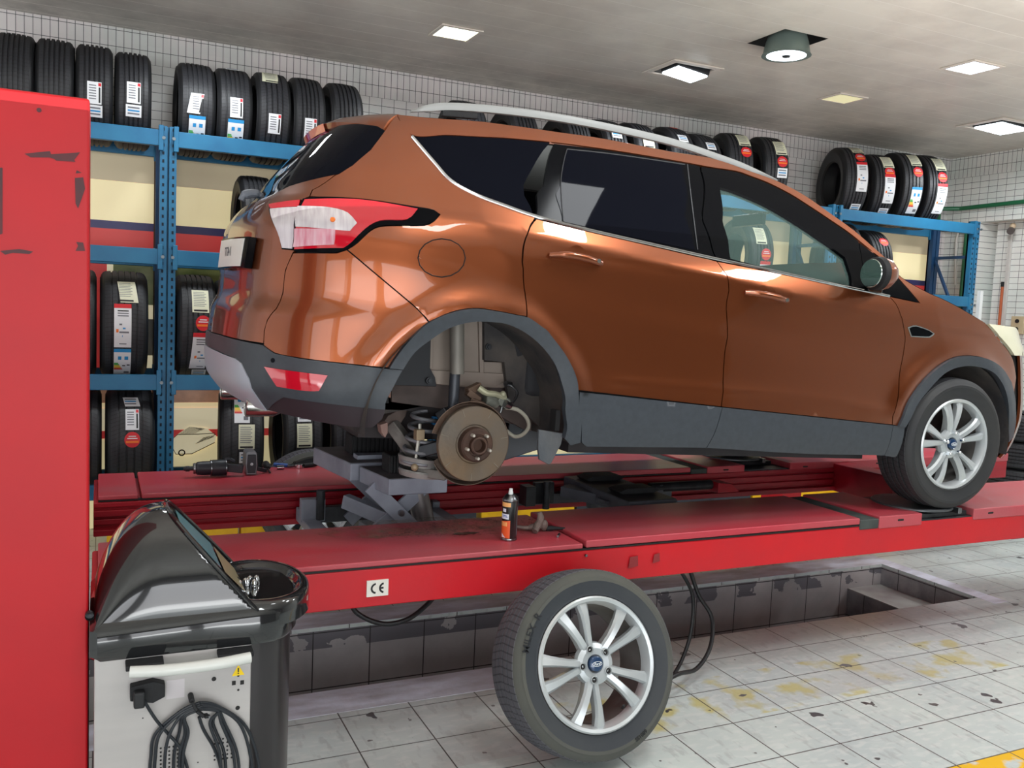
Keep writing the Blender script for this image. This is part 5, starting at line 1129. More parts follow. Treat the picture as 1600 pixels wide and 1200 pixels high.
# belt chrome
ch = qwinL+[(900,355),(1000,378),(1119,405),(1200,422),(1300,444),(1357,456),(1389,463)]
for mir in (False, True):
    m = MB(); sv_ = H(ch); c3 = catmull([SP(a, b, .002, mir) for a, b in sv_], 5); m.tube(c3, .0065, 8); m.build('belt_trim', CHT, car)
# bumper, tailgate and everything that wraps across the rear: symmetric outlines in (s, v)
def sym(pts): return pts+[(-s, v) for s, v in pts[::-1]]
bm_ = H(P_['bumper']); both_b = panel('bumper_cover', bm_, PAINT, car, sv=True, round_=True); panel('bumper_cover', bm_, PAINT, car, sv=True, mir=True, h=.04)
g_ = H(glassE); gt = [(.9116, 1.468), (.8427, 1.487), (.69, 1.5), (.51, 1.51), (.25, 1.515)]
tgU = H([(523,274),(488,297),(484,307)]); tgl = H(tgSeamL)
tg_top = g_[3:]+[(.25, 1.175)]
tail = panel('tailgate', sym([(.0, 1.172), (.25, 1.175)]+g_[3:][::-1]+tgU+[hit(474, 311), hit(460, 393)]+tgl+[(.4876, .6089), (.2444, .6131), (0, .614)])[:-1], PAINT, car, sv=True, round_=False)
panel('rear_window', sym([(0, 1.515), (.25, 1.515)]+gt[:4][::-1]+g_[1:]+[(.25, 1.178), (0, 1.175)])[:-1], DKG, tail, sv=True, round_=False, off=-.003, ins=.001)
cl = H([(412,539),(430,552),(470,560),(545,569),(607,576),(629,578),(612,610),(602,640),(520,631),(445,620),(419,640),(405,620),(392,592),(380,567),(370,559)])
panel('bumper_cladding', sym([(0, .61), (.25, .612), (.49, .608), (.67, .602)]+cl+[(.5, .537), (.26, .546), (0, .548)]), CLAD, car, sv=True, round_=False, off=.006, thick=.02, ins=.001)
df = H([(370,559),(380,567),(392,592),(405,620),(419,640)])
panel('rear_skid_plate', sym([(0, .546), (.26, .544), (.5, .536)]+df+[(.50, .36), (.3, .375), (0, .38)]), SKID, car, sv=True, round_=False, off=.010, thick=.02, ins=.001)
un = H([(445,620),(520,631),(602,640),(597,655),(582,668),(550,667),(520,663),(470,653),(425,642)])
panel('bumper_underside', sym([(0, .38), (.3, .375), (.5, .36), (.606, .36)]+un+[(.45, .345), (.25, .355), (0, .36)]), UNDER, car, sv=True, round_=False, off=.0, thick=.02, ins=.0)
for i in (0, 1):
    rf = panel('rear_reflector', P_['reflector'], REDG, car, off=.012, thick=.012, ins=.002, mir=bool(i), h=.015)
m = MB(); a = hit(428, 563); m.tube([SP(a[0], a[1], .004), SP(a[0], a[1], .0075)], .009, 14); m.build('parking_sensor', DKG, car)
# seam between quarter panel and bumper
# tail lamps
LO = H(lampO)
for i in (0, 1):
    tl = panel('tail_lamp', LO, BLK, car, sv=True, off=.004, thick=.012, ins=.001, mir=bool(i), h=.018)
    panel('red_lens', [(478,314),(565,314),(652,328),(635,344),(593,346),(565,363),(537,388),(462,390)], REDG, tl, off=.010, thick=.006, ins=0, mir=bool(i), h=.018)
    panel('clear_lens', [(468,325),(516,327),(544,335),(558,350),(547,362),(465,355)], CLG, tl, off=.014, thick=.004, ins=0, mir=bool(i), h=.015)
    panel('reverse_lens', [(463,358),(525,359),(523,383),(461,387)], PINK, tl, off=.014, thick=.004, ins=0, mir=bool(i), h=.015)
    t2_ = panel('tailgate_lamp', [(421,320),(472,312),(459,392),(441,390),(431,356)], BLK, tail, off=.003, thick=.006, ins=.001, mir=bool(i), h=.018)
    panel('white_lens', [(424,328),(469,325),(458,389),(443,388),(433,356)], CLG, t2_, off=.008, thick=.004, ins=0, mir=bool(i), h=.015)
    panel('red_strip', [(422,321),(470,314),(468,324),(424,327)], REDG, t2_, off=.008, thick=.004, ins=0, mir=bool(i), h=.015)
m = MB(); a = hit(521, 345); m.tube([SP(a[0], a[1], .010), SP(a[0], a[1], .019)], [.012, .008], 12); m.build('amber_bulb', mat('amber', (240, 120, 30), .2, coat=1.), C.objects['tail_lamp'])
# number plate
np_ = panel('number_plate', [(.05, .885), (.50, .885), (.52, 1.005), (.07, 1.01)], BLK, tail, sv=True, off=.035, thick=.03, ins=0, round_=False)
panel('plate_face', [(.06, .892), (.46, .892), (.48, .998), (.08, 1.003)], mat('white plate face', (232, 232, 228), .35), np_, sv=True, off=.038, thick=.002, ins=0, round_=False)
vs, fs = text_mesh('1477', .05, .0, .001); m = MB(); m.add([SP(.27-p.x*1.3, .95+p.y, .0395) for p in vs], fs); m.build('plate_digits', mat('faded print', (110, 110, 116), .6), np_, smooth=False)
# wiper
m = MB(); m.tube([at(x, y, 3.98) for x, y in ((377, 313), (382, 305), (396, 302), (408, 305), (416, 310))], [.014, .02, .018, .012, .008], 10, smooth=4); m.build('rear_wiper', mat('wiper grey', (98, 104, 114), .4), tail)
# fuel door
fc = hit(690, 403); e_ = H([(690+37*math.cos(a*.393), 403+30*math.sin(a*.393)) for a in range(16)])
m = MB(); m.tube([SP(a, b, .0005) for a, b in e_], .0022, 6, closed=True); fu = panel('fuel_door', e_, PAINT, qp[0], sv=True, off=.0015, thick=.003, ins=.003, h=.015); m.build('fuel_door_gap', SHELL, fu)
m = MB(); a = hit(658, 400); m.tube([SP(a[0], a[1], -.002), SP(a[0], a[1], .006)], .010, 12); m.build('finger_tab', PAINT, fu)
# seam of bumper corner already left between panels; door handles
def handle(par, pts, cup, key=None):
    hv = H(pts); g = MB(); pt = [SP(a, b, o) for (a, b), o in zip(hv, (.006, .030, .036, .036, .028, .004))]
    g.tube(pt, [.011, .0135, .014, .014, .013, .012], 12, smooth=4); h_ = g.build('door_handle', PAINT, par)
    g = MB(); cv = [(cup[0]+cup[2]*math.cos(t*.3927), cup[1]+cup[3]*math.sin(t*.3927)) for t in range(16)]; o = panel('handle_cup', cv, PAINT, h_, off=.0006, thick=.0, ins=0, h=.02)
    a = hit(pts[4][0]+2, pts[4][1]); g = MB(); g.tube([SP(a[0], a[1], .026), SP(a[0], a[1], .044)], .009, 10); g.build('keyhole_cap', CHR, h_)
handle(rd[0], [(858,399),(872,400),(890,402),(910,406),(926,410),(938,412)], (900, 404, 17, 21)); handle(fd[0], [(1163,457),(1177,458),(1192,460),(1208,464),(1218,467),(1229,469)], (1196, 461, 16, 16))
# side vent
vt = panel('fender_vent', [(1417,511),(1430,508),(1452,516),(1459,521),(1452,527),(1422,526)], CHT, fe[0], off=.006, thick=.008, ins=0, h=.02)
panel('vent_insert', [(1419.5,512.5),(1430,509.7),(1450.5,516.5),(1456.5,521),(1450.5,525.2),(1423.5,524.5)], BLK, vt, off=.0075, thick=.002, ins=0, h=.02)
# caps: roof, windscreen, bonnet
RT3 = [Vector(w2c(SP(*hit(*p)))) for p in rooftop]; HD3 = [Vector(w2c(SP(*hit(*p)))) for p in hoodE]
def cap(name, E_, m, bx, bz, parent=car, N_=16, dz=0., ny=0., both_=True):
    mb = MB(); R_ = []
    for i, p in enumerate(E_):
        f = i/(len(E_)-1); bxx = bx[0]+(bx[1]-bx[0])*f; bzz = bz[0]+(bz[1]-bz[0])*f; row = []
        for j in range(N_+1):
            t = -1+2*j/N_; k = 1-t*t; k = k*(1-.0*k); row.append(c2w(p.x+bxx*k, p.y*t*(1-ny), p.z+bzz*k+dz))
        R_.append(row)
    n = N_+1; mb.add([p for r in R_ for p in r], [(i*n+j, i*n+j+1, (i+1)*n+j+1, (i+1)*n+j) for i in range(len(E_)-1) for j in range(N_)]); return mb.build(name, m, parent, angle=60)
roof = cap('roof', catmull(RT3[:10], 3), PAINT, (.0, .16), (.05, .03))
cap('headliner', catmull(RT3[:10], 3), HEADL, (.0, .14), (.02, .0), dz=-.05, ny=.02)
scn = catmull(RT3[9:]+[Vector((HD3[0].x, HD3[0].y, HD3[0].z))], 3)
cap('windscreen', scn, mat('windscreen glass', (140, 176, 172), .0, alpha=.12), (.16, .22), (.03, .02), ny=.05)
for sgn in (1, -1):
    m = MB(); pts = [c2w(p.x-.01, sgn*(p.y-.075), p.z-.035) for p in scn]; m.tube(pts, .024, 8); m.build('windscreen_pillar', mat('pillar lining', (30, 32, 34), .7), car)
cap('bonnet', catmull(HD3, 3), PAINT, (.16, .30), (.05, .02))
# front bumper and headlamps
fb = [hit(1582, 560), hit(1588, 590), hit(1583, 625), hit(1584, 650), hit(1580, 690)]
s0 = max(p[0] for p in fb)
panel('front_bumper', [(s0-.0, .86), (S3+.0, .86), (2*S3-s0, .86), (2*S3-s0, .26), (S3, .22), (s0, .26)], PAINT, car, sv=True, round_=False, ins=.0, off=.0)
panel('lower_grille', [(s0+.15, .34), (2*S3-s0-.15, .34), (2*S3-s0-.3, .55), (s0+.3, .55)], BLK, car, sv=True, round_=False, off=.01)
panel('upper_grille', [(s0+.35, .62), (2*S3-s0-.35, .62), (2*S3-s0-.3, .78), (s0+.3, .78)], BLK, car, sv=True, round_=False, off=.01)
hl = [hit(1541, 506), hit(1562, 529), hit(1582, 556)]
LMP = mat('hazy yellowish lamp lens', (226, 222, 194), .2, coat=.5)
for i in (0, 1): panel('headlamp', [hl[0], hl[1], hl[2], (s0+.25, .84), (s0+.2, .93), (max(hl[0][0]+.1, s0), .985)], LMP, car, sv=True, round_=False, off=.012, thick=.02, mir=bool(i))
# roof rails
for sgn in (1, -1):
    def rp(x, y, yy=.585): q = at(x, y, CY-yy); c = w2c(q); return c2w(c[0], sgn*yy, c[2])
    top = [(642,174),(670,169),(705,167),(768,171),(850,181),(940,197),(1045,221),(1115,244),(1167,263),(1212,282)]
    m = MB(); pts = catmull([rp(*p) for p in top], 4); n = len(pts)
    vs = []
    for i, p in enumerate(pts):
        f = i/(n-1); hh = .030*min(1, .25+6*f)*min(1, .3+5*(1-f)); ww = .032
        for a, b in ((-ww/2, 0), (-ww/2+.006, hh/2), (ww/2-.006, hh/2), (ww/2, 0), (ww/2-.004, -hh/2), (-ww/2+.004, -hh/2)): vs.append(p+Vector((0, a, b)))
    m.add(vs, [(i*6+j, i*6+(j+1) % 6, (i+1)*6+(j+1) % 6, (i+1)*6+j) for i in range(n-1) for j in range(6)]+[tuple(range(6)), tuple(range((n-1)*6, n*6))])
    rl = m.build('roof_rail', mat('satin silver rail', (146, 148, 148), .5, .3), car, angle=50)
    for a, b in ((rp(690, 177), rp(745, 182)), (rp(1180, 274), rp(1208, 284))): MB().bar(a, b, .025, .025).build('rail_foot', BLACK, rl, bevel=.004)
# spoiler
rc = at(487, 209, CY); cr = w2c(rc); e0 = RT3[0]; rn = Vector(w2c(at(604, 199, CY-.62)))
m = MB(); rows = []; NN = 24
for j in range(NN+1):
    t = -1+2*j/NN; k = (1-abs(t)**2.4)
    F_ = Vector((e0.x+.02, e0.y*.99*t, e0.z+.05*(1-t*t)+.002)); R_ = Vector((rn.x+(cr[0]-rn.x)*k, (e0.y-.01)*t, rn.z+.004+(cr[2]+.014-rn.z)*k))
    M_ = F_.lerp(R_, .5)+Vector((0, 0, .02)); row = [F_, F_.lerp(M_, .5)+Vector((0, 0, .006)), M_, M_.lerp(R_, .6)+Vector((0, 0, .008)), R_, R_+Vector((.008, 0, -.022)), R_.lerp(F_, .5)+Vector((0, 0, -.05)), F_+Vector((0, 0, -.06))]
    rows.append([c2w(*p) for p in row])
n = 8; m.add([p for r in rows for p in r], [(i*n+j, i*n+(j+1) % n, (i+1)*n+(j+1) % n, (i+1)*n+j) for i in range(NN) for j in range(n)]+[tuple(range(n)), tuple(range(NN*n, NN*n+n))])
spl = m.build('rear_spoiler', PAINT, tail, angle=45)
m = MB(); vs = []
for j in range(9):
    t = -.3+.6*j/8; k = (1-abs(t)**2.4); R_ = Vector((rn.x+(cr[0]-rn.x)*k-.004, .66*t, rn.z+(cr[2]+.018-rn.z)*k)); vs += [c2w(*(R_+Vector((0, 0, -.002)))), c2w(*(R_+Vector((.012, 0, -.034))))]
m.add(vs, [(2*i, 2*i+1, 2*i+3, 2*i+2) for i in range(8)]); m.build('high_brake_lamp', REDG, spl)
# door mirror
mc = at(1377, 428, 3.055); T = Matrix.Translation(mc) @ Matrix.Rotation(-.15, 4, 'Z')
m = MB(); prof = [(.0001, -.055), (.06, -.052), (.082, -.040), (.086, -.015), (.078, .02), (.055, .05), (.02, .066), (.0001, .068)]
S_ = Matrix.Diagonal((1, 1.05, .92, 1)); m.cur = 0; m.lathe(prof[:4], axis='X', seg=32, T=T @ S_); m.cur = 1; m.lathe(prof[3:], axis='X', seg=32, T=T @ S_)
mr_ = m.build('door_mirror', [BLACK, PAINT], fd[0], angle=50)
m = MB(); m.lathe([(.0001, -.0585), (.070, -.0585), (.072, -.055)], axis='X', seg=32, T=T @ S_); m.build('mirror_glass', mat('mirror glass', (190, 200, 196), .03, 1.), mr_, fixn=False)
a = hit(1368, 452); m = MB(); m.bar(SP(a[0], a[1], 0), mc+Vector((0, .03, -.05)), .07, .04); m.build('mirror_arm', BLK, mr_, bevel=.01)
mr2 = MB(); mr2.lathe(prof, axis='X', seg=24, T=Matrix.Translation((mc.x, 2*CY-mc.y, mc.z)) @ S_); mr2.build('door_mirror', [BLACK], fd[1], angle=50)
# exhaust tips
for px, py, yy in ((383, 634, .48), (345, 611, -.48)):
    q = at(px, py, CY-yy); m = MB(); m.lathe([(.036, .005), (.040, 0), (.043, .006), (.043, .11), (.03, .14), (.03, .3)], tuple(q), 'X', 28, T=None); m.lathe([(.036, .005), (.034, .1), (.0001, .1)], tuple(q), 'X', 28); m.build('exhaust_tip', mat('polished exhaust', (176, 172, 168), .22, 1.), car, fixn=False)
# inner shell, floor, wheel housings
mbs = MB()
for key in ('quarter', 'rdoor', 'fdoor', 'fender', 'roof_side', 'rdclad', 'fdclad', 'sail'):
    for mir in (False, True):
        q = panel('', P_[key], None, None, off=-.020, thick=0, ins=-.002, h=.08, mir=mir, build=False); mbs.add(q.v, q.f)
for sv_ in (sym([(0, 1.17), (.25, 1.17)]+tgU+[(.9, 1.15), (1.05, 1.05)]+[bm_[0]]+bm_[2:5]+[(1.16, .42), (.7, .40), (0, .40)]), [(s0-.15, .9), (2*S3-s0+.15, .9), (2*S3-s0+.15, .25), (s0-.15, .25)]):
    q = panel('', sv_, None, None, off=-.022, thick=0, ins=0, h=.07, sv=True, round_=False, build=False); mbs.add(q.v, q.f)
mbs.build('body_shell', SHELL, car, fixn=False)
def cb(m, a, b):
    x0, y0, z0 = a; x1, y1, z1 = b
    vs = [c2w(x, y, z) for z in (z0, z1) for x, y in ((x0, y0), (x1, y0), (x1, y1), (x0, y1))]; m.add(vs, [(0, 3, 2, 1), (4, 5, 6, 7), (0, 1, 5, 4), (1, 2, 6, 5), (2, 3, 7, 6), (3, 0, 4, 7)])
m = MB(); cb(m, (-2.2, -.78, .24), (-.5, .78, .33)); cb(m, (-3.3, -.5, .36), (-2.2, .5, .60)); cb(m, (-.5, -.45, .26), (.75, .45, .5)); m.build('floor_pan', mat('underbody', (34, 32, 36), .7, n=(6, .5, (52, 48, 50))), car)
LINER = mat('felt arch liner', (50, 49, 52), .9, n=(5, .6, (98, 90, 84)), bump=(40, .3))
for xw, rw in ((-2.69, .435), (0., .43)):
    for sg in (1, -1):
        m = MB(); n = 28; vs = []
        for i in range(n+1):
            a = -.035*PI+1.07*PI*i/n
            for y in (.895, .50): vs.append(c2w(xw+math.cos(a)*rw, sg*y, .345+math.sin(a)*rw))
        m.add(vs, [(2*i, 2*i+1, 2*i+3, 2*i+2) for i in range(n)]); k = len(vs)
        m.add([c2w(xw, sg*.50, .40)]+[vs[2*i+1] for i in range(n+1)], [(0, 1+i, 2+i) for i in range(n)]); m.build('wheel_housing', LINER, car, fixn=False, angle=50)
# cabin
SEAT = mat('charcoal seat cloth', (44, 44, 48), .8)
for y in (.37, -.37):
    st = thing('front_seat', c2w(-1.25, y, .35), parent=car); m = MB(); cb(m, (-1.45, y-.25, .45), (-.95, y+.25, .62)); m.build('cushion', SEAT, st, bevel=.04)
    m = MB(); m.bar(c2w(-1.42, y, .60), c2w(-1.62, y, 1.15), .46, .12, up=(1, 0, 0)); m.build('backrest', SEAT, st, bevel=.04); m = MB(); m.bar(c2w(-1.63, y, 1.18), c2w(-1.68, y, 1.36), .26, .09, up=(1, 0, 0)); m.build('headrest', SEAT, st, bevel=.03)
m = MB(); cb(m, (-2.35, -.62, .45), (-1.95, .62, .65)); m.bar(c2w(-2.35, 0, .6), c2w(-2.55, 0, 1.15), 1.2, .13, up=(1, 0, 0)); m.build('rear_bench', SEAT, car, bevel=.04)
m = MB(); cb(m, (-.75, -.74, .55), (-.35, .74, .98)); cb(m, (-.45, -.72, .9), (.0, .72, 1.04)); m.build('dashboard', mat('dash plastic', (34, 36, 38), .6), car, bevel=.04)
m = MB(); cw_ = Vector((-.85, -.37, .98)); m.tube([c2w(cw_.x+.06*math.sin(a), cw_.y+.18*math.cos(a), cw_.z+.17*math.sin(a)) for a in [2*PI*i/24 for i in range(24)]], .014, 8, closed=True); m.bar(c2w(-.85, -.55, .98), c2w(-.85, -.19, .98), .05, .04); m.build('steering_wheel', mat('dash plastic', (34, 36, 38), .6), car)
m = MB(); q = Vector(w2c(at(1171, 345, CY))); 
m.add([c2w(q.x-.01+dx_, y, q.z+dz_) for dx_ in (-.012, .02) for y, dz_ in ((-.13, -.03), (.13, -.03), (.13, .035), (-.13, .035))], [(0, 1, 2, 3), (7, 6, 5, 4), (0, 4, 5, 1), (1, 5, 6, 2), (2, 6, 7, 3), (3, 7, 4, 0)]); m.build('rear_view_mirror', BLK, car, bevel=.008)
# ------------------------------------------------------------------ wheels on the car
def car_wheel(name, x, y, sg, steer, phase):
    t = thing(name, c2w(x, y, .345), parent=car); t.rotation_euler = (0, 0, steer+(0 if sg > 0 else PI))
    tyre('tyre', .345, .230, .23, [SIDEC, tread_mat('car tread', (50, 51, 55), .6, 1)], t); alloy(t, .234, .19, phase, -.09, True)
    return t
car_wheel('front_wheel', .012, .80, 1, -.03, math.radians(-4)); car_wheel('front_wheel', 0, -.80, -1, -.09, 0)
# ------------------------------------------------------------------ exposed rear suspension
YD = CY-.80
hb = at(746, 696, CY-.84); hx, hz = hb.x, hb.z
t = thing('rear_brake', (hx, YD, hz), parent=car)
DR = mat('worn brake disc', (98, 92, 86), .5, .4, n=(4.5, .7, (126, 98, 68)), bump=(20, .2)); HT = mat('rusty disc hat', (66, 48, 42), .6, .3, n=(14, .6, (90, 64, 50)), bump=(50, .3))
m = MB(); m.lathe([(.066, YD-.004), (.076, YD-.004), (.080, YD-.007), (.150, YD-.006), (.1525, YD-.003), (.1525, YD+.018), (.15, YD+.02), (.07, YD+.02)], (hx, 0, hz), 'Y', 72); m.build('brake_disc', DR, t)
m = MB()
for k in range(7):
    a = .5+k*.9; p1, p2 = [(hx+math.sin(a)*r_, YD-.0075, hz+math.cos(a)*r_) for r_ in (.118, .149)]; m.bar(p1, p2, .0012, .0016)
m.build('score_marks', mat('light score', (132, 124, 114), .5), t); C.objects['score_marks']['kind'] = 'stuff'
m = MB(); m.lathe([(.070, YD-.004), (.068, YD-.036), (.062, YD-.042), (.045, YD-.042), (.044, YD-.038), (.036, YD-.038), (.036, YD-.062), (.031, YD-.066), (.026, YD-.064), (.024, YD-.03), (.0001, YD-.03)], (hx, 0, hz), 'Y', 60); m.build('disc_hat', HT, t, angle=30)
for k in range(5):
    a = math.radians(-32)+k*2*PI/5; q = (hx+math.sin(a)*.050, 0, hz+math.cos(a)*.050); m = MB(); m.lathe([(.007, YD-.04), (.007, YD-.062), (.005, YD-.066), (.0001, YD-.066)], q, 'Y', 14); m.build('wheel_stud', mat('bright stud', (214, 206, 196), .35, .7), t)
m = MB(); n = 44; rows = []
for i in range(n+1):
    a = math.radians(-75)+math.radians(318)*i/n
    rows += [(hx-.01+math.sin(a)*.07, YD+.05, hz+math.cos(a)*.07), (hx-.01+math.sin(a)*.157, YD+.045, hz+math.cos(a)*.157), (hx-.01+math.sin(a)*.168, YD+.012, hz+math.cos(a)*.168), (hx-.01+math.sin(a)*.171, YD+.012, hz+math.cos(a)*.171)]
m.add(rows, [(4*i+j, 4*i+j+1, 4*i+5+j, 4*i+4+j) for i in range(n) for j in range(3)]); m.build('backing_shield', RUST, t, angle=40)
m = MB(); m.cyl((hx, YD+.05, hz), (hx, YD+.16, hz), .06, .05); m.bar((hx-.02, YD+.1, hz), (hx-.08, YD+.16, hz+.12), .06, .05); m.bar((hx, YD+.1, hz), (hx-.16, YD+.2, hz-.06), .05, .05); m.build('knuckle', DSTEEL, t, bevel=.005)
S3P = lambda px, py, y: at(px, py, y)
TAU = mat('taupe inner panel', (158, 144, 134), .6, n=(3, .5, (130, 118, 110))); STR = mat('dusty strut tube', (150, 144, 136), .5, .2, n=(6, .5, (96, 92, 88), (1, 1, .3))); STD = mat('grey blue strut', (74, 78, 86), .4, .3, n=(8, .5, (54, 56, 62)))
def plate(name, pts, y, d, m_, par=car, bevel=.002):
    q = MB(); P2 = [at(a, b, y) for a, b in pts]; q.prism([(p.x, p.z) for p in P2], lambda a, b: (a, y, b), lambda a, b: (a, y+d, b)); return q.build(name, m_, par, bevel=bevel)
plate('wheel_well_back', [(612,520),(700,480),(800,490),(870,560),(884,680),(820,672),(780,650),(700,640),(640,632),(612,628)], 3.53, .02, mat('lightened well back', (98, 86, 82), .8, n=(6, .6, (60, 54, 54))))  # plate put over the black void, colour lightened for lack of light
plate('inner_panel', [(676,490),(753,490),(753,565),(784,566),(789,583),(790,606),(735,606),(700,602),(678,600),(672,580),(674,530)], 3.50, .02, TAU)
plate('panel_flange', [(748,490),(756,490),(756,583),(750,583)], 3.485, .02, TAU); plate('panel_flange', [(672,490),(678,490),(676,575),(671,578)], 3.485, .02, TAU)
plate('lower_panel', [(673,578),(790,584),(788,596),(770,606),(682,600)], 3.488, .012, TAU)
plate('side_liner', [(612,600),(622,575),(660,520),(674,510),(672,575),(680,590),(682,604),(612,602)], 3.47, .02, mat('black liner', (34, 36, 42), .5))
plate('felt_liner', [(757,490),(800,490),(850,530),(882,600),(882,684),(868,690),(830,655),(795,628),(792,600),(788,566),(757,563)], 3.46, .03, LINER)
for px, py in ((671, 595), (764, 542), (664, 532)): q = at(px, py, 3.45); m = MB(); m.lathe([(.0001, -.008), (.008, -.008), (.009, 0), (.014, 0), (.014, .01)], tuple(q), 'Y', 14); m.build('clip', DSTEEL, car)
m = MB(); m.tube([at(714, 480, 3.40), at(714, 584, 3.40)], .030, 20); m.build('damper_dust_tube', STR, car)
m = MB(); m.tube([at(711, 583, 3.40), at(707, 655, 3.40)], .022, 20); m.build('damper_body', STD, car)
m = MB(); m.tube([at(705, 650, 3.39), at(703, 672, 3.39)], .026, 14); m.tube([at(712, 662, 3.32), at(712, 662, 3.42)], .024, 16); m.tube([at(712, 664, 3.32), at(706, 680, 3.34), at(700, 688, 3.36)], [.018, .014, .01], 10); m.lathe([(.010, 0), (.013, -.012), (.024, -.012), (.024, .0)], tuple(at(713, 661, 3.31)), 'Y', 18); m.build('damper_mount', GPAINTD, car)
m = MB(); q = at(697, 694, 3.36); m.lathe([(.0001, -.02), (.009, -.02), (.011, -.012), (.021, -.012), (.021, .03)], tuple(q), 'Y', 18); m.build('bush_bolt', STEEL, car)
# coil spring
a, b = at(664, 644, 3.50), at(656, 722, 3.50); ax = (b-a); m = MB(); pts = []; N_ = 90; turns = 4.6
for i in range(N_+1):
    f = i/N_; th = f*turns*2*PI+1; r = .052+.028*f; c = a+ax*f; pts.append(c+Vector((math.cos(th)*r, math.sin(th)*r, 0)))
m.tube(pts, .0085, 10); m.build('coil_spring', mat('spring steel blue grey', (132, 132, 138), .45, .3, n=(8, .5, (64, 66, 72))), car)
m = MB(); q = at(655, 716, 3.54); T = Matrix.Translation(q+Vector((0, -.03, 0))) @ Matrix.Rotation(.12, 4, 'Y'); m.lathe([(.055, -.03), (.092, -.025), (.098, .0), (.102, .012), (.094, .014), (.088, .002), (.06, -.008)], seg=36, T=T, closed=True); m.lathe([(.04, -.075), (.085, -.07), (.092, -.05), (.088, -.042), (.07, -.046)], seg=36, T=T, closed=True); m.build('spring_seat', mat('pale dusty steel', (158, 156, 154), .5, .4, n=(8, .6, (110, 108, 108))), car)
m = MB(); m.bar(at(612, 662, 3.62), at(662, 730, 3.52), .06, .05); m.bar(at(655, 735, 3.48), at(700, 742, 3.40), .07, .04); m.bar(at(662, 728, 3.50), at(728, 742, 3.36), .07, .035); m.build('lower_arm', mat('dirty control arm', (120, 116, 112), .6, .3, n=(10, .6, (80, 74, 70)), bump=(40, .3)), car, bevel=.006)
m = MB(); cb(m, (-3.0, -.5, .22), (-2.35, .36, .60)); m.build('dark_backdrop', mat('underbody', (34, 32, 36), .7), car)  # dark box added as a backdrop behind the suspension
m = MB(); m.bar(at(630, 700, 3.78), at(715, 712, 3.5), .05, .04); m.bar(at(640, 668, 3.8), at(720, 690, 3.62), .04, .04); m.bar(at(690, 715, 3.45), at(700, 735, 3.38), .04, .05); m.build('rear_link', mat('dark grey link', (60, 58, 62), .6), car, bevel=.005)  # plain dark grey links
plate('subframe', [(620,600),(690,602),(684,622),(640,624),(634,650),(622,668),(600,682),(594,668),(606,650),(624,640)], 3.62, .05, mat('brown grey subframe', (116, 100, 94), .7, n=(6, .6, (70, 58, 54)), bump=(30, .2)))
plate('subframe_bracket', [(594,664),(606,660),(606,676),(602,684),(596,676)], 3.50, .05, mat('rust pink bracket', (140, 112, 104), .7))
plate('cross_member', [(636,608),(690,606),(690,620),(650,622)], 3.60, .06, mat('grey member', (80, 78, 78), .6))  # plain grey member
m = MB(); m.tube([at(656, 662, 3.44), at(655, 680, 3.44), at(648, 728, 3.44)], [.007, .008, .006], 10, smooth=3); m.build('link_rod', mat('pale link rod', (172, 168, 160), .4, .4), car)
m = MB(); q = at(655, 679, 3.43); m.box((q.x-.018, q.y-.02, q.z-.022), (q.x+.018, q.y+.02, q.z+.022)); m.build('link_fitting', mat('sandy fitting', (150, 132, 108), .5, .3), car, bevel=.003); m = MB(); m.ball(at(648, 730, 3.43), .016); m.build('ball_joint', mat('sandy fitting', (150, 132, 108), .5, .3), car, bevel=.003)
m = MB(); m.tube([at(612, 606, 3.55), at(608, 616, 3.55), at(614, 622, 3.55)], [.012, .010, .006], 8, smooth=3); m.build('wire_loom', mat('peach tape', (160, 126, 112), .6), car)
m = MB(); q = at(684, 657, 3.5); m.box((q.x-.02, q.y, q.z-.02), (q.x+.02, q.y+.03, q.z+.015)); m.build('blue_connector', mat('blue plastic', (20, 96, 150), .4), car, bevel=.004)
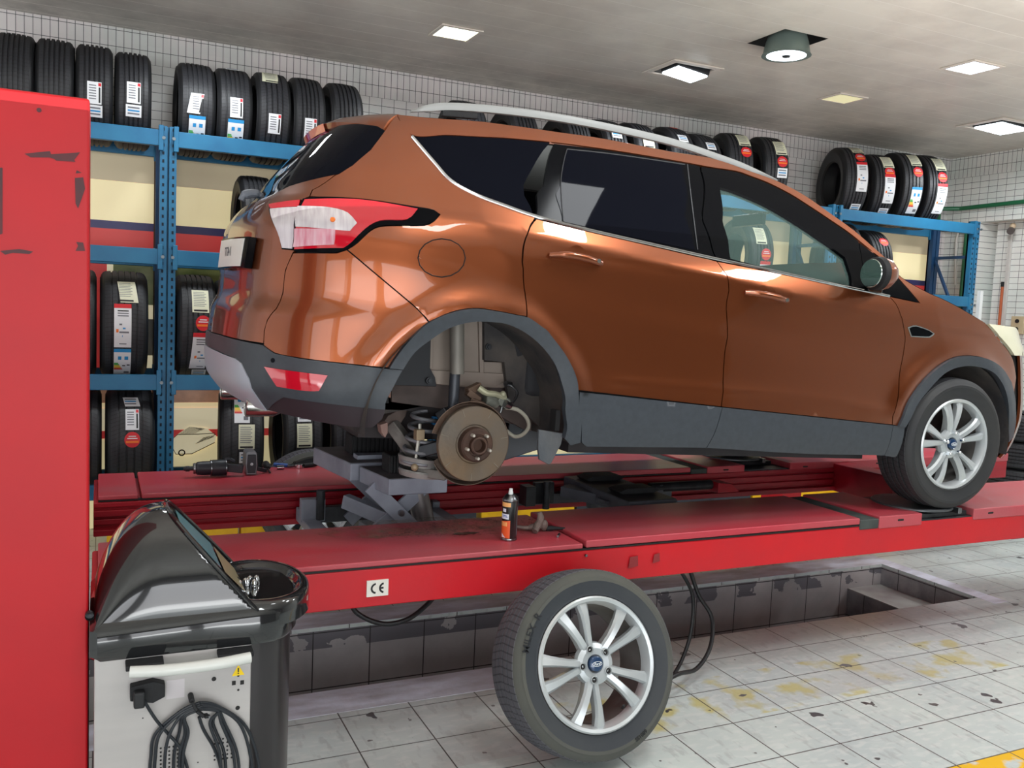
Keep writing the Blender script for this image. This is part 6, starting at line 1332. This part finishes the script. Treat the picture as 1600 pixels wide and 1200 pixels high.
# calliper hanging from the hose
cl_ = thing('brake_calliper', at(770, 622, 3.36), parent=car); CAL = mat('grey green casting', (116, 118, 110), .5, .3, n=(10, .6, (84, 84, 78)), bump=(40, .3)); CALY = mat('pale yellow coating', (178, 176, 148), .5, .3, n=(12, .6, (140, 136, 118)))
m = MB(); m.tube([at(756, 625, 3.36), at(768, 627, 3.36), at(776, 634, 3.36)], [.030, .034, .026], 16); m.bar(at(776, 622, 3.36), at(792, 632, 3.36), .05, .045); m.build('calliper_body', CAL, cl_, bevel=.006)
m = MB(); m.tube([at(748, 606, 3.35), at(760, 614, 3.34), at(774, 616, 3.34), at(788, 622, 3.35)], [.014, .013, .013, .016], 10, smooth=3); m.ball(at(786, 616, 3.34), .014); m.build('bridge', CALY, cl_)
m = MB(); m.bar(at(730, 612, 3.37), at(748, 626, 3.37), .035, .03); m.bar(at(730, 612, 3.37), at(750, 602, 3.38), .035, .03); m.bar(at(735, 624, 3.36), at(758, 633, 3.34), .03, .02); m.build('pad_carrier', RUST, cl_, bevel=.004)
m = MB(); m.tube([at(788, 624, 3.35), at(782, 645, 3.34)], .006, 8); m.cyl(at(788, 630, 3.33), at(796, 634, 3.35), .016, seg=10); m.build('lever', STEEL, cl_)
m = MB(); m.tube([at(790, 637, 3.36), at(808, 640, 3.36), at(822, 652, 3.36), (at(826, 666, 3.37)), at(818, 678, 3.38), at(804, 682, 3.40), at(790, 672, 3.42)], .0085, 10, smooth=6); m.build('brake_hose', mat('dusty cream hose', (158, 154, 142), .6), cl_)
m = MB(); m.tube([at(794, 600, 3.42), at(803, 606, 3.40), at(808, 616, 3.38), at(800, 630, 3.36)], .0065, 10, smooth=6); m.cyl(at(790, 600, 3.40), at(798, 600, 3.42), .011, seg=10); m.build('brake_line', STEEL, cl_)
m = MB(); m.bar(at(775, 700, 3.66), at(888, 664, 3.56), .08, .12); m.cyl(at(806, 668, 3.55), at(806, 668, 3.62), .035, seg=20); m.build('trailing_arm', mat('blue grey trailing arm', (66, 72, 80), .5, n=(6, .5, (48, 52, 58))), car, bevel=.006)
q = MB(); P2 = [at(a, b, 3.19) for a, b in ((841,671),(880,677),(876,694),(861,723),(857,726),(842,718),(840,700))]; q.prism([(p.x, p.z) for p in P2], lambda a, b: (a, 3.185, b), lambda a, b: (a, 3.20, b)); mf = q.build('mud_flap', mat('dusty mud flap', (74, 78, 84), .7, n=(14, .6, (104, 104, 106), (1, 1, .4)), bump=(50, .4)), car, bevel=.003)
q = MB(); q.bar(at(868, 640, 3.2), at(866, 672, 3.2), .05, .02); q.build('flap_bracket', SHELL, car)
